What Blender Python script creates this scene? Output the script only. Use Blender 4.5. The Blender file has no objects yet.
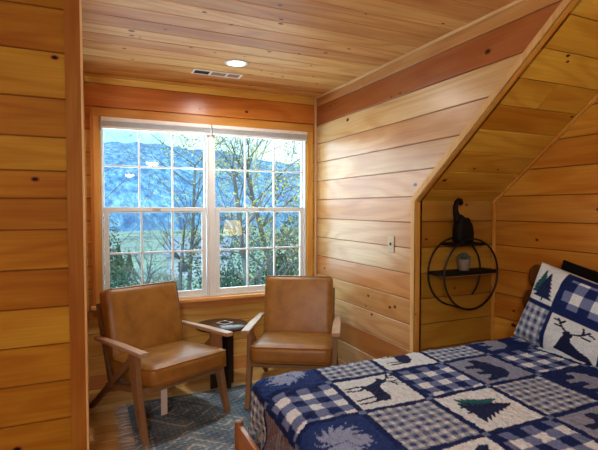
import bpy, bmesh, math, random
import numpy as np
from mathutils import Vector, Matrix, noise as mnoise

random.seed(7)
rng = np.random.default_rng(7)
scn = bpy.context.scene
COL = scn.collection
PI = math.pi

# ------------------------------------------------------------------ helpers
def lin(c):
    return tuple((x / 12.92 if x <= 0.04045 else ((x + 0.055) / 1.055) ** 2.4) for x in [v / 255.0 for v in c])

class MB:
    """collects geometry with a colour per face, then links it as ONE mesh object"""
    def __init__(s):
        s.v = []; s.f = []; s.c = []; s.m = []; s.sm = []
    def face(s, idx, col=(1, 1, 1, 0), mi=0, smooth=False):
        s.f.append(tuple(idx)); s.c.append(tuple(col) if len(col) == 4 else tuple(col) + (0,)); s.m.append(mi); s.sm.append(smooth)
    def add(s, verts, faces, col=(1, 1, 1, 0), mi=0, smooth=False):
        b = len(s.v); s.v += [tuple(p) for p in verts]
        for f in faces: s.face([b + i for i in f], col, mi, smooth)
    def box(s, lo, hi, col=(1, 1, 1, 0), mi=0, M=None, bev=0.0):
        bm = bmesh.new(); bmesh.ops.create_cube(bm, size=1.0)
        for v in bm.verts:
            v.co = Vector([(lo[i] + hi[i]) / 2 + v.co[i] * (hi[i] - lo[i]) for i in range(3)])
        if bev > 0: bmesh.ops.bevel(bm, geom=bm.edges[:], offset=bev, segments=2, affect='EDGES', profile=.6)
        s.bm(bm, col, mi, M)
    def bm(s, bm, col=(1, 1, 1, 0), mi=0, M=None, smooth=False):
        if M is not None: bm.transform(M)
        bm.verts.ensure_lookup_table(); bm.verts.index_update()
        s.add([v.co[:] for v in bm.verts], [[v.index for v in f.verts] for f in bm.faces], col, mi, smooth)
        bm.free()
    def prism(s, poly, ax, lo, hi, col=(1, 1, 1, 0), mi=0, bev=0.0, M=None):
        """2D polygon (in the two axes other than ax, in order) extruded along ax from lo to hi"""
        bm = bmesh.new()
        def P(a, b, t):
            return {0: (t, a, b), 1: (a, t, b), 2: (a, b, t)}[ax]
        v0 = [bm.verts.new(P(a, b, lo)) for a, b in poly]; v1 = [bm.verts.new(P(a, b, hi)) for a, b in poly]
        n = len(poly)
        bm.faces.new(v0); bm.faces.new(v1[::-1])
        for i in range(n): bm.faces.new((v0[i], v1[i], v1[(i + 1) % n], v0[(i + 1) % n]))
        bmesh.ops.recalc_face_normals(bm, faces=bm.faces[:])
        if bev > 0: bmesh.ops.bevel(bm, geom=bm.edges[:], offset=bev, segments=2, affect='EDGES', profile=.6)
        s.bm(bm, col, mi, M)
    def tube(s, pts, rad, n=8, col=(1, 1, 1, 0), mi=0, closed=False, caps=True, smooth=True):
        pts = [Vector(p) for p in pts]; N = len(pts)
        if not hasattr(rad, '__len__'): rad = [rad] * N
        b = len(s.v); prev = None
        for i in range(N):
            if closed: t = pts[(i + 1) % N] - pts[i - 1]
            else: t = pts[min(i + 1, N - 1)] - pts[max(i - 1, 0)]
            t.normalize()
            if prev is None:
                u = t.cross(Vector((0, 0, 1)))
                if u.length < 1e-3: u = t.cross(Vector((1, 0, 0)))
            else: u = prev - t * prev.dot(t)
            u.normalize(); prev = u; w = t.cross(u)
            for k in range(n):
                a = 2 * PI * k / n
                s.v.append(tuple(pts[i] + (u * math.cos(a) + w * math.sin(a)) * rad[i]))
        for i in range(N if closed else N - 1):
            j = (i + 1) % N
            for k in range(n):
                s.face((b + i * n + k, b + i * n + (k + 1) % n, b + j * n + (k + 1) % n, b + j * n + k), col, mi, smooth)
        if caps and not closed:
            s.face([b + k for k in range(n)][::-1], col, mi); s.face([b + (N - 1) * n + k for k in range(n)], col, mi)
    def lathe(s, prof, n=32, c=(0, 0, 0), col=(1, 1, 1, 0), mi=0, smooth=True):
        b = len(s.v)
        for r, z in prof:
            for k in range(n):
                a = 2 * PI * k / n; s.v.append((c[0] + r * math.cos(a), c[1] + r * math.sin(a), c[2] + z))
        for i in range(len(prof) - 1):
            for k in range(n):
                s.face((b + i * n + k, b + i * n + (k + 1) % n, b + (i + 1) * n + (k + 1) % n, b + (i + 1) * n + k), col, mi, smooth)
        if prof[0][0] > 1e-4: s.face([b + k for k in range(n)][::-1], col, mi)
        if prof[-1][0] > 1e-4: s.face([b + (len(prof) - 1) * n + k for k in range(n)], col, mi)
    def build(s, name, mats, parent=None, recalc=True):
        me = bpy.data.meshes.new(name)
        me.from_pydata(s.v, [], s.f)
        if not isinstance(mats, (list, tuple)): mats = [mats]
        for m in mats: me.materials.append(m)
        me.polygons.foreach_set('material_index', s.m)
        me.polygons.foreach_set('use_smooth', s.sm)
        at = me.color_attributes.new('Col', 'FLOAT_COLOR', 'CORNER')
        buf = []
        for f, c in zip(s.f, s.c): buf += list(c) * len(f)
        at.data.foreach_set('color', buf)
        if recalc:
            bm = bmesh.new(); bm.from_mesh(me); bmesh.ops.recalc_face_normals(bm, faces=bm.faces[:]); bm.to_mesh(me); bm.free()
        me.update()
        o = bpy.data.objects.new(name, me); COL.objects.link(o)
        if parent is not None: o.parent = parent
        return o

def tag(o, label=None, cat=None, group=None, kind=None):
    if label: o['label'] = label
    if cat: o['category'] = cat
    if group: o['group'] = group
    if kind: o['kind'] = kind
    return o
def empty(name, loc, rz=0.0):
    o = bpy.data.objects.new(name, None); COL.objects.link(o)
    o.location = loc; o.rotation_euler = (0, 0, rz); o.empty_display_size = .05
    return o
def struct(o):
    o['kind'] = 'structure'; return o
def copy_tree(o, parent=None):
    c = o.copy(); COL.objects.link(c)
    if parent is not None: c.parent = parent
    for ch in list(o.children): copy_tree(ch, c)
    return c

# ------------------------------------------------------------------ materials
def new_mat(name):
    m = bpy.data.materials.new(name); m.use_nodes = True
    nt = m.node_tree; nt.nodes.clear()
    out = nt.nodes.new('ShaderNodeOutputMaterial'); b = nt.nodes.new('ShaderNodeBsdfPrincipled')
    nt.links.new(b.outputs[0], out.inputs[0])
    return m, nt, b
def N(nt, t, **kw):
    n = nt.nodes.new(t)
    for k, v in kw.items():
        if k.startswith('i_'):
            key = k[2:]; n.inputs[int(key) if key.isdigit() else key].default_value = v
        else: setattr(n, k, v)
    return n
def ramp(nt, stops):
    r = nt.nodes.new('ShaderNodeValToRGB'); e = r.color_ramp.elements
    while len(e) < len(stops): e.new(.5)
    for q, (p, c) in zip(e, stops): q.position = p; q.color = tuple(c) + (1,) if len(c) == 3 else c
    return r
def flat_mat(name, rgb, rough=.5, metal=0.0, bump=0.0, bscale=200, vary=0.0, vscale=30, spec=.5):
    m, nt, b = new_mat(name); L = nt.links.new
    b.inputs['Roughness'].default_value = rough; b.inputs['Metallic'].default_value = metal
    b.inputs['Specular IOR Level'].default_value = spec
    c = lin(rgb)
    tc = N(nt, 'ShaderNodeTexCoord'); no = N(nt, 'ShaderNodeTexNoise', i_Scale=vscale, i_Detail=4.0)
    L(tc.outputs['Object'], no.inputs['Vector'])
    k = max(vary, .03)
    r = ramp(nt, [(.3, [x * (1 - k) for x in c]), (.7, [min(1, x * (1 + k)) for x in c])])
    L(no.outputs['Fac'], r.inputs[0]); L(r.outputs[0], b.inputs['Base Color'])
    if bump > 0:
        n2 = N(nt, 'ShaderNodeTexNoise', i_Scale=bscale, i_Detail=3.0); L(tc.outputs['Object'], n2.inputs['Vector'])
        bp = N(nt, 'ShaderNodeBump', i_Strength=bump, i_Distance=.002)
        L(n2.outputs['Fac'], bp.inputs['Height']); L(bp.outputs[0], b.inputs['Normal'])
    return m
def wood_mat(name, axis, rough=.36, contrast=1.0, fine=1.0, knots=True, spec=.35):
    """Face colour (attribute Col; alpha = offset per board) with procedural grain running along axis"""
    m, nt, b = new_mat(name); L = nt.links.new
    at = N(nt, 'ShaderNodeAttribute', attribute_name='Col')
    tc = N(nt, 'ShaderNodeTexCoord')
    off = N(nt, 'ShaderNodeVectorMath', operation='SCALE'); off.inputs[0].default_value = (37.1, 53.7, 71.3)
    L(at.outputs['Alpha'], off.inputs['Scale'])
    ad = N(nt, 'ShaderNodeVectorMath', operation='ADD'); L(tc.outputs['Object'], ad.inputs[0]); L(off.outputs[0], ad.inputs[1])
    def mapped(along, across):
        mp = N(nt, 'ShaderNodeMapping'); sc = [across] * 3; sc[axis] = along; mp.inputs['Scale'].default_value = sc
        L(ad.outputs[0], mp.inputs['Vector']); return mp
    mp1 = mapped(.55 * fine, 3.6 * fine)
    n1 = N(nt, 'ShaderNodeTexNoise', i_Scale=1.0, i_Detail=2.0, i_Roughness=.45); L(mp1.outputs[0], n1.inputs['Vector'])
    mul = N(nt, 'ShaderNodeMath', operation='MULTIPLY'); mul.inputs[1].default_value = 55.0; L(n1.outputs['Fac'], mul.inputs[0])
    sn = N(nt, 'ShaderNodeMath', operation='SINE'); L(mul.outputs[0], sn.inputs[0])
    mp2 = mapped(3.0 * fine, 90.0 * fine)
    n2 = N(nt, 'ShaderNodeTexNoise', i_Scale=1.0, i_Detail=3.0); L(mp2.outputs[0], n2.inputs['Vector'])
    mp3 = mapped(.8, 2.2)
    n3 = N(nt, 'ShaderNodeTexNoise', i_Scale=1.0, i_Detail=2.0); L(mp3.outputs[0], n3.inputs['Vector'])
    r1 = ramp(nt, [(0.0, [1 - .09 * contrast, 1 - .17 * contrast, 1 - .26 * contrast]), (.6, (1, 1, 1)), (1.0, (1.0, 1.0, 1.0))])
    ma = N(nt, 'ShaderNodeMapRange', i_1=-1.0, i_2=1.0); L(sn.outputs[0], ma.inputs[0]); L(ma.outputs[0], r1.inputs[0])
    r2 = ramp(nt, [(.35, [1 - .10 * contrast, 1 - .13 * contrast, 1 - .17 * contrast]), (.65, (1, 1, 1))]); L(n2.outputs['Fac'], r2.inputs[0])
    r3 = ramp(nt, [(.34, [1 - .16 * contrast, 1 - .28 * contrast, 1 - .40 * contrast]), (.5, (1, 1, 1)), (.66, (1.0 + .05 * contrast, 1 + .1 * contrast, 1 + .18 * contrast))]); L(n3.outputs['Fac'], r3.inputs[0])
    def mulc(a, bb):
        x = N(nt, 'ShaderNodeMix', data_type='RGBA', blend_type='MULTIPLY'); x.inputs[0].default_value = 1.0
        L(a, x.inputs[6]); L(bb, x.inputs[7]); return x.outputs[2]
    c = mulc(mulc(mulc(at.outputs['Color'], r1.outputs[0]), r2.outputs[0]), r3.outputs[0])
    if knots:
        mk = mapped(3.2, 7.0)
        vo = N(nt, 'ShaderNodeTexVoronoi', i_Scale=1.0, i_Randomness=1.0); L(mk.outputs[0], vo.inputs['Vector'])
        sx = N(nt, 'ShaderNodeSeparateColor'); L(vo.outputs['Color'], sx.inputs[0])
        # only a few of the cells carry a small knot, of varying size
        sz = N(nt, 'ShaderNodeMapRange', i_1=.80, i_2=1.0, i_3=0.0, i_4=.075); L(sx.outputs[0], sz.inputs[0])
        lt = N(nt, 'ShaderNodeMath', operation='SUBTRACT'); L(sz.outputs[0], lt.inputs[0]); L(vo.outputs['Distance'], lt.inputs[1])
        kr = N(nt, 'ShaderNodeMapRange', i_1=-.03, i_2=.015); L(lt.outputs[0], kr.inputs[0])
        kc = ramp(nt, [(0, (1, 1, 1)), (.6, (.72, .5, .33)), (1, (.16, .08, .04))]); L(kr.outputs[0], kc.inputs[0])
        c = mulc(c, kc.outputs[0])
    L(c, b.inputs['Base Color'])
    b.inputs['Roughness'].default_value = rough; b.inputs['Specular IOR Level'].default_value = spec
    bp = N(nt, 'ShaderNodeBump', i_Strength=.12, i_Distance=.001); L(n2.outputs['Fac'], bp.inputs['Height']); L(bp.outputs[0], b.inputs['Normal'])
    return m
def attr_mat(name, rough=.8, bump=0.0, kind=None, scale=60, dist=.004, spec=.3, sheen=0.0):
    m, nt, b = new_mat(name); L = nt.links.new
    at = N(nt, 'ShaderNodeAttribute', attribute_name='Col'); tc = N(nt, 'ShaderNodeTexCoord')
    no = N(nt, 'ShaderNodeTexNoise', i_Scale=scale * 3, i_Detail=3.0); L(tc.outputs['Object'], no.inputs['Vector'])
    r = ramp(nt, [(.3, (.78, .78, .78)), (.7, (1.08, 1.08, 1.08))]); L(no.outputs['Fac'], r.inputs[0])
    x = N(nt, 'ShaderNodeMix', data_type='RGBA', blend_type='MULTIPLY'); x.inputs[0].default_value = 1.0
    L(at.outputs['Color'], x.inputs[6]); L(r.outputs[0], x.inputs[7]); L(x.outputs[2], b.inputs['Base Color'])
    b.inputs['Roughness'].default_value = rough; b.inputs['Specular IOR Level'].default_value = spec
    b.inputs['Sheen Weight'].default_value = sheen
    if bump > 0:
        if kind == 'quilt':
            vo = N(nt, 'ShaderNodeTexVoronoi', i_Scale=scale); vo.feature = 'SMOOTH_F1'
            nd = N(nt, 'ShaderNodeTexNoise', i_Scale=scale * .35, i_Detail=1.0); L(tc.outputs['Object'], nd.inputs['Vector'])
            sc = N(nt, 'ShaderNodeVectorMath', operation='SCALE'); sc.inputs['Scale'].default_value = .08
            L(nd.outputs['Color'], sc.inputs[0])
            ad = N(nt, 'ShaderNodeVectorMath', operation='ADD'); L(tc.outputs['Object'], ad.inputs[0]); L(sc.outputs[0], ad.inputs[1])
            L(ad.outputs[0], vo.inputs['Vector']); h = vo.outputs['Distance']; inv = True
        else:
            n2 = N(nt, 'ShaderNodeTexNoise', i_Scale=scale, i_Detail=4.0); L(tc.outputs['Object'], n2.inputs['Vector']); h = n2.outputs['Fac']; inv = False
        bp = N(nt, 'ShaderNodeBump', i_Strength=bump, i_Distance=dist); bp.invert = inv
        L(h, bp.inputs['Height']); L(bp.outputs[0], b.inputs['Normal'])
    return m
def emit_mat(name, rgb, strength):
    m = bpy.data.materials.new(name); m.use_nodes = True; nt = m.node_tree; nt.nodes.clear()
    out = nt.nodes.new('ShaderNodeOutputMaterial'); e = nt.nodes.new('ShaderNodeEmission')
    e.inputs[0].default_value = lin(rgb) + (1,); e.inputs[1].default_value = strength
    nt.links.new(e.outputs[0], out.inputs[0]); return m
def glass_mat():
    m = bpy.data.materials.new('window_glass'); m.use_nodes = True; nt = m.node_tree; nt.nodes.clear(); L = nt.links.new
    out = nt.nodes.new('ShaderNodeOutputMaterial'); t = N(nt, 'ShaderNodeBsdfTransparent'); g = N(nt, 'ShaderNodeBsdfGlossy', i_Roughness=0.0)
    t.inputs[0].default_value = (.95, .98, .98, 1)
    fr = N(nt, 'ShaderNodeFresnel', i_IOR=1.85); mx = N(nt, 'ShaderNodeMixShader')
    L(fr.outputs[0], mx.inputs[0]); L(t.outputs[0], mx.inputs[1]); L(g.outputs[0], mx.inputs[2]); L(mx.outputs[0], out.inputs[0])
    return m
def screen_mat():
    m = bpy.data.materials.new('insect_screen'); m.use_nodes = True; nt = m.node_tree; nt.nodes.clear(); L = nt.links.new
    out = nt.nodes.new('ShaderNodeOutputMaterial'); t = N(nt, 'ShaderNodeBsdfTransparent'); d = N(nt, 'ShaderNodeBsdfDiffuse')
    d.inputs[0].default_value = (.02, .02, .02, 1); mx = N(nt, 'ShaderNodeMixShader'); mx.inputs[0].default_value = .20
    L(t.outputs[0], mx.inputs[1]); L(d.outputs[0], mx.inputs[2]); L(mx.outputs[0], out.inputs[0])
    return m
def leather_mat():
    m, nt, b = new_mat('tan_leather'); L = nt.links.new
    tc = N(nt, 'ShaderNodeTexCoord')
    n1 = N(nt, 'ShaderNodeTexNoise', i_Scale=9.0, i_Detail=5.0, i_Roughness=.6); L(tc.outputs['Object'], n1.inputs['Vector'])
    r = ramp(nt, [(.25, lin((114, 74, 22))), (.5, lin((138, 94, 34))), (.75, lin((152, 108, 46)))]); L(n1.outputs['Fac'], r.inputs[0]); L(r.outputs[0], b.inputs['Base Color'])
    n2 = N(nt, 'ShaderNodeTexNoise', i_Scale=260.0, i_Detail=3.0); L(tc.outputs['Object'], n2.inputs['Vector'])
    n3 = N(nt, 'ShaderNodeTexNoise', i_Scale=14.0, i_Detail=2.0); L(tc.outputs['Object'], n3.inputs['Vector'])
    bp = N(nt, 'ShaderNodeBump', i_Strength=.12, i_Distance=.001); L(n2.outputs['Fac'], bp.inputs['Height'])
    b2 = N(nt, 'ShaderNodeBump', i_Strength=.2, i_Distance=.01); L(n3.outputs['Fac'], b2.inputs['Height']); L(bp.outputs[0], b2.inputs['Normal'])
    L(b2.outputs[0], b.inputs['Normal'])
    b.inputs['Roughness'].default_value = .4; b.inputs['Specular IOR Level'].default_value = .5
    return m

WOODX = wood_mat('pine_boards_along_wall', 0, rough=.3, spec=.5, contrast=1.2)
WOODY = wood_mat('pine_boards_along_depth', 1, rough=.3, spec=.5, contrast=1.2)
WOODZ = wood_mat('pine_trim_upright', 2, knots=False, rough=.6, spec=.15)
TRIMX = wood_mat('pine_trim_level', 0, knots=False)
TRIMY = wood_mat('pine_trim_deep', 1, knots=False)
CEILW = wood_mat('pine_boards_ceiling', 0, rough=.5, spec=.25, contrast=1.25)
LEFTW = wood_mat('pine_boards_partition', 0, rough=.6, spec=.12, contrast=1.2)
FLOORM = wood_mat('oak_floor', 0, rough=.22, fine=.9, knots=False)
CHAIRW = wood_mat('walnut_frame', 1, rough=.4, contrast=.7, fine=2.5, knots=False)
VINYL = flat_mat('white_vinyl', (222, 228, 230), .35)
SHADEM = flat_mat('shade_fabric', (180, 186, 192), .7)
SHADER = flat_mat('shade_headrail', (226, 220, 216), .4)
GLASS = glass_mat(); SCREEN = screen_mat(); LEATHER = leather_mat()
BLACKM = flat_mat('black_metal', (16, 15, 15), .45, spec=.3)
BLACKW = flat_mat('black_painted_board', (9, 8, 8), .7, spec=.2)
DARKWOOD = flat_mat('dark_walnut', (52, 34, 24), .4, vary=.3, vscale=12)
TABLETOP = flat_mat('dark_table_top', (60, 46, 38), .22, vary=.25, vscale=8)
WHITEP = flat_mat('white_paint', (238, 234, 228), .5)
DARKV = flat_mat('vent_dark', (52, 50, 50), .7)
GREYV = flat_mat('vent_grey', (176, 158, 144), .6)
ALMOND = flat_mat('almond_plastic', (186, 172, 138), .4)
PAPER = flat_mat('white_fabric_tape', (196, 188, 182), .8)
POTM = flat_mat('grey_ceramic', (122, 112, 104), .6, vary=.1)
LEAFG = flat_mat('succulent_green', (66, 84, 66), .6, vary=.3, vscale=60)
SOIL = flat_mat('potting_soil', (40, 30, 24), .9)
LOGM = wood_mat('stained_log', 1, rough=.45, contrast=1.0, fine=1.4, knots=False)
BEDW = wood_mat('stained_bed_board', 1, rough=.4, contrast=.8, fine=1.6, knots=False)
CLOTHM = attr_mat('printed_quilt', .9, .9, 'quilt', 40, .012, .1)
PILLM = attr_mat('printed_sham', .9, .7, 'quilt', 50, .008, .1)
RUGM = attr_mat('woven_rug', .95, .5, None, 160, .003, .1)
BLACKCLOTH = flat_mat('black_cloth', (9, 9, 11), .95, bump=.3, spec=.1)
MATTM = flat_mat('mattress_ticking', (190, 186, 178), .9)

# ------------------------------------------------------------------ room shell
EYE = 1.408
XL, XR, YB, YK, XW = -0.022, 1.955, 3.900, 2.452, 2.663     # cheeks, window wall, knee wall, gable wall
ZC, ZK = 2.432, 1.453                                       # ceiling, top of knee wall
YS = 1.258                                                  # where the slope meets the flat ceiling
YN, XN = -8.3, -2.4                                         # walls behind and left of the camera

def clip(poly, axis, val, keep_greater):
    out = []; n = len(poly)
    for i in range(n):
        p, q = poly[i], poly[(i + 1) % n]
        a = (p[axis] - val) * (1 if keep_greater else -1); b = (q[axis] - val) * (1 if keep_greater else -1)
        if a >= 0: out.append(p)
        if (a >= 0) != (b >= 0):
            t = a / (a - b); out.append((p[0] + (q[0] - p[0]) * t, p[1] + (q[1] - p[1]) * t))
    return out
PALE = [(236, 196, 146), (240, 204, 156), (230, 186, 132), (238, 200, 150), (226, 178, 124)]
WARM = [(214, 142, 78), (206, 132, 70), (220, 154, 88), (210, 138, 76)]
def planks(name, poly, seams, to3, nrm, mat, tones, depth=.008, gap=.0045, back=.05, holes=(), knots=(), joints=None, gain=(1, 1, 1)):
    """a boarded wall: every board a slab 8 mm proud of the backing panel, all in one mesh (surface pattern)"""
    mb = MB(); nrm = Vector(nrm); R = random.Random(hash(name) % 1000 if False else sum(map(ord, name)))
    def P(p, d): return tuple(Vector(to3(*p)) + nrm * d)
    polys = [poly]
    # holes: axis aligned rectangles cut out of the wall
    for (u0, u1, v0, v1) in holes:
        new = []
        for p in polys:
            for q in (clip(p, 0, u0, False), clip(p, 0, u1, True), clip(clip(clip(p, 0, u0, True), 0, u1, False), 1, v0, False), clip(clip(clip(p, 0, u0, True), 0, u1, False), 1, v1, True)):
                if len(q) > 2: new.append(q)
        polys = new
    for p in polys:                                           # backing
        n = len(p); vs = [P(a, -depth) for a in p] + [P(a, -depth - back) for a in p]
        fs = [tuple(range(n)), tuple(range(2 * n - 1, n - 1, -1))] + [(i, i + n, (i + 1) % n + n, (i + 1) % n) for i in range(n)]
        mb.add(vs, fs, lin((120, 70, 34)) + (.3,))
    us = [p[0] for p in poly]; umin, umax = min(us), max(us)
    for k in range(len(seams) - 1):
        v0, v1 = seams[k], seams[k + 1]
        spans = [(umin - 1, umax + 1)]
        if joints and k in joints:
            cut = joints[k]; spans = [(umin - 1, cut - gap / 3), (cut + gap / 3, umax + 1)]
        for si, (ua, ub) in enumerate(spans):
            tone = tones[(k) % len(tones)] if callable(tones) is False else tones(k)
            if si == 1: tone = R.choice(tones)
            j = R.uniform(.96, 1.03); col = tuple(min(.92, x * j * g_) for x, g_ in zip(lin(tone), gain)) + (R.random(),)
            for p in polys:
                lo = clip(clip(clip(clip(p, 1, v0 + gap / 2, True), 1, v1 - gap / 2, False), 0, ua, True), 0, ub, False)
                hi = clip(clip(clip(clip(p, 1, v0 + gap / 2 + .003, True), 1, v1 - gap / 2 - .003, False), 0, ua, True), 0, ub, False)
                if len(hi) < 3: continue
                n = len(hi); b = len(mb.v)
                if len(lo) != n: lo = hi
                mb.add([P(a, 0) for a in hi] + [P(a, -.0035) for a in lo] + [P(a, -depth - .001) for a in lo],
                       [tuple(range(n))] + [(i, n + i, n + (i + 1) % n, (i + 1) % n) for i in range(n)] + [(n + i, 2 * n + i, 2 * n + (i + 1) % n, n + (i + 1) % n) for i in range(n)], col)
    for (u, v, r) in knots:                                  # dark knots in the boards
        for rr, d, c in ((1.15, .0005, (140, 78, 36)), (.72, .0009, (30, 15, 9))):
            m = 10; vs = [P((u + r * rr * 1.25 * math.cos(2 * PI * i / m), v + r * rr * .8 * math.sin(2 * PI * i / m)), d) for i in range(m)]
            mb.add(vs, [tuple(range(m))], lin(c) + (.1,))
    return struct(mb.build(name, mat))

def seam_list(z0, pitch, lo, hi):
    k0 = math.floor((lo - z0) / pitch); out = [lo]; k = k0 + 1
    while z0 + k * pitch < hi - .004:
        if z0 + k * pitch > lo + .004: out.append(z0 + k * pitch)
        k += 1
    return out + [hi]

# window opening (rough) in the window wall
WX0, WX1, WZ0, WZ1 = .100, 1.853, .655, 2.106
sb = seam_list(1.483, .1755, 0.0, ZC)
planks('wall_back', [(XL, 0), (XR, 0), (XR, ZC), (XL, ZC)], sb, lambda u, v: (u, YB, v), (0, -1, 0), WOODX,
       [(206, 142, 84), (214, 150, 90), (204, 138, 78), (216, 156, 96), (208, 146, 84), (216, 152, 92), (208, 140, 80), (216, 152, 90), (204, 136, 74), (218, 158, 96), (212, 150, 88), (214, 152, 90), (212, 122, 58), (206, 114, 52), (230, 172, 96)],
       gain=(1.1, 1.5, 1.25), holes=[(WX0, WX1, WZ0, WZ1)], knots=[(1.28, 2.245, .012), (.87, 2.235, .006), (1.47, .52, .010), (1.50, .525, .006), (1.905, 2.11, .008)])
# right cheek wall: polygon with the slope's edge
sc = seam_list(1.483, .172, 0.0, ZC)
cheek = [(YB, 0), (YB, ZC), (YS, ZC), (YK, ZK), (YK, 0)]
planks('wall_right', cheek, sc, lambda u, v: (XR, u, v), (-1, 0, 0), WOODY,
       [(214, 160, 110), (222, 170, 120), (216, 158, 106), (226, 180, 134), (232, 190, 142), (214, 150, 96), (234, 196, 150), (226, 178, 128), (218, 160, 106), (224, 172, 120), (232, 192, 146), (226, 178, 130), (234, 198, 152), (186, 112, 64), (220, 168, 112)],
       knots=[(3.62, 2.30, .012), (3.32, 2.13, .016), (2.62, 2.19, .009), (2.72, 2.185, .009), (1.86, 2.24, .018), (2.45, 1.56, .013), (3.72, .86, .012), (3.0, .735, .012), (2.72, .70, .012), (2.66, .715, .013), (2.44, .71, .010), (3.03, .65, .008), (2.55, .33, .009), (2.95, .60, .011)],
       joints={14: 3.1}, gain=(.80, .86, .78))
# left cheek, seen edge on
planks('wall_left', [(YK, 0), (YB, 0), (YB, ZC), (YK, ZC)], sb, lambda u, v: (XL, u, v), (1, 0, 0), WOODY, WARM)
# partition to the left of the dormer
sl = [0, .22, .404, .586, .764, .942, 1.122, 1.307, 1.452, 1.580, 1.737, 1.917, 2.13, 2.33, ZC]
planks('wall_front_left', [(XN, 0), (XL - .0, 0), (XL - .0, ZC), (XN, ZC)], sl, lambda u, v: (u, YK, v), (0, -1, 0), LEFTW,
       [(196, 132, 62), (188, 124, 58), (190, 126, 58), (194, 130, 62), (206, 148, 76), (192, 128, 60), (200, 138, 66), (184, 118, 54), (190, 124, 58), (204, 146, 76), (180, 114, 52), (206, 148, 78), (186, 118, 54), (198, 138, 66)],
       back=.035, gain=(.68, .80, .30), knots=[(-.125, 2.105, .014), (-.215, 1.54, .014), (-.31, .295, .016)])
# knee wall behind the bed and the gable wall at its head
sk = seam_list(1.317, .172, 0.0, ZK + .06)
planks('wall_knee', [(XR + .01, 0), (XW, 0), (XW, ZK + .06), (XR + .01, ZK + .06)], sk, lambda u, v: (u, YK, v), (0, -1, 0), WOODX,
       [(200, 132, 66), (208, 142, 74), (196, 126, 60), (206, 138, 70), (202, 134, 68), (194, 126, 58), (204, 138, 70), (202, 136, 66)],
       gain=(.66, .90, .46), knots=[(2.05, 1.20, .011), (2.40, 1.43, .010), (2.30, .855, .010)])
gable = [(YN, 0), (YK, 0), (YK, ZK), (YS, ZC), (YN, ZC)]
planks('wall_gable', gable, seam_list(1.317, .172, 0.0, ZC), lambda u, v: (XW, u, v), (-1, 0, 0), WOODY,
       [(176, 108, 54), (184, 116, 58), (172, 102, 48), (186, 120, 60), (180, 112, 56), (174, 104, 50), (184, 116, 58), (190, 124, 64)],
       gain=(1.3, 1.85, 1.05), knots=[(1.70, 1.40, .014), (2.27, .60, .016), (2.27, .70, .010), (2.10, 1.20, .010), (1.72, 1.04, .012), (1.83, 1.02, .010), (1.63, .99, .014)])
# sloped ceiling between dormer and gable
sl_len = math.hypot(YK - YS, ZC - ZK); dy, dz = (YS - YK) / sl_len, (ZC - ZK) / sl_len
planks('ceiling_slope', [(XR + .01, -.0), (XW, -.0), (XW, sl_len + .06), (XR + .01, sl_len + .06)], seam_list(.11, .172, -.0, sl_len + .06),
       lambda u, v: (u, YK + dy * v, ZK + dz * v), (0, -dz, dy), WOODX,
       [(190, 122, 54), (200, 134, 62), (194, 126, 56), (212, 150, 74), (196, 128, 54), (214, 152, 76), (216, 156, 80), (206, 144, 70), (216, 158, 84)],
       gain=(1.0, 1.4, .85), knots=[(2.06, .205, .014), (2.22, .32, .009), (2.42, .32, .008), (2.20, 1.13, .010), (2.62, .78, .010), (2.23, 1.10, .008)], joints={5: 2.3})
Rk = random.Random(19)
# flat ceiling: dormer (boards along the window wall) and the room behind
def ceil_seams(lo, hi, p): 
    out = [lo]; k = hi - p
    ks = []
    while k > lo + .02: ks.append(k); k -= p
    return out + ks[::-1] + [hi]
planks('ceiling', [(XN, YN), (XW, YN), (XW, YS), (XR, YS), (XR, YB), (XL, YB), (XL, YK), (XN, YK)][:0] or [(XL, YS), (XR, YS), (XR, YB), (XL, YB)], ceil_seams(YS, YB, .150),
       lambda u, v: (u, v, ZC), (0, 0, -1), CEILW, [(206, 138, 88), (198, 128, 78), (212, 148, 98), (202, 132, 84), (194, 122, 74), (208, 142, 92)],
       gain=(1.25, 1.85, 1.75), knots=[(.62, 3.02, .010), (.25, 2.88, .014), (.30, 3.42, .008), (1.45, 2.75, .012), (1.30, 2.84, .010), (.95, 3.68, .007), (1.62, 3.28, .009), (1.2, 3.3, .008), (1.55, 2.62, .010), (.75, 2.55, .010), (1.35, 3.45, .008)] + [(Rk.uniform(.05, 1.9), Rk.uniform(1.5, 3.85), Rk.uniform(.006, .011)) for _ in range(34)])
planks('ceiling_main', [(XN, YN), (XW, YN), (XW, YS), (XN, YS)], [YN] + ceil_seams(-1.5, YS, .150)[1:], lambda u, v: (u, v, ZC), (0, 0, -1), WOODX, WARM)
planks('ceiling_left', [(XN, YS), (XL, YS), (XL, YK), (XN, YK)], ceil_seams(YS, YK, .150), lambda u, v: (u, v, ZC), (0, 0, -1), WOODX, WARM)
planks('wall_near', [(XN, 0), (XW, 0), (XW, ZC), (XN, ZC)], seam_list(1.3, .172, 0, ZC), lambda u, v: (u, YN, v), (0, 1, 0), WOODX, PALE)
planks('wall_far_left', [(YN, 0), (YK, 0), (YK, ZC), (YN, ZC)], seam_list(1.3, .172, 0, ZC), lambda u, v: (XN, u, v), (1, 0, 0), WOODY, PALE)
# floor
fb = [YN] + [-1.5 + .115 * i for i in range(47)] + [YB]
planks('floor', [(XN, YN), (XW, YN), (XW, YB), (XN, YB)], fb, lambda u, v: (u, v, 0), (0, 0, 1), FLOORM,
       [(214, 160, 100), (206, 150, 90), (220, 168, 110), (210, 154, 94), (216, 164, 104), (202, 146, 88)], gap=.002, depth=.004, back=.1, gain=(.92, 1.2, 1.3))

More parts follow.
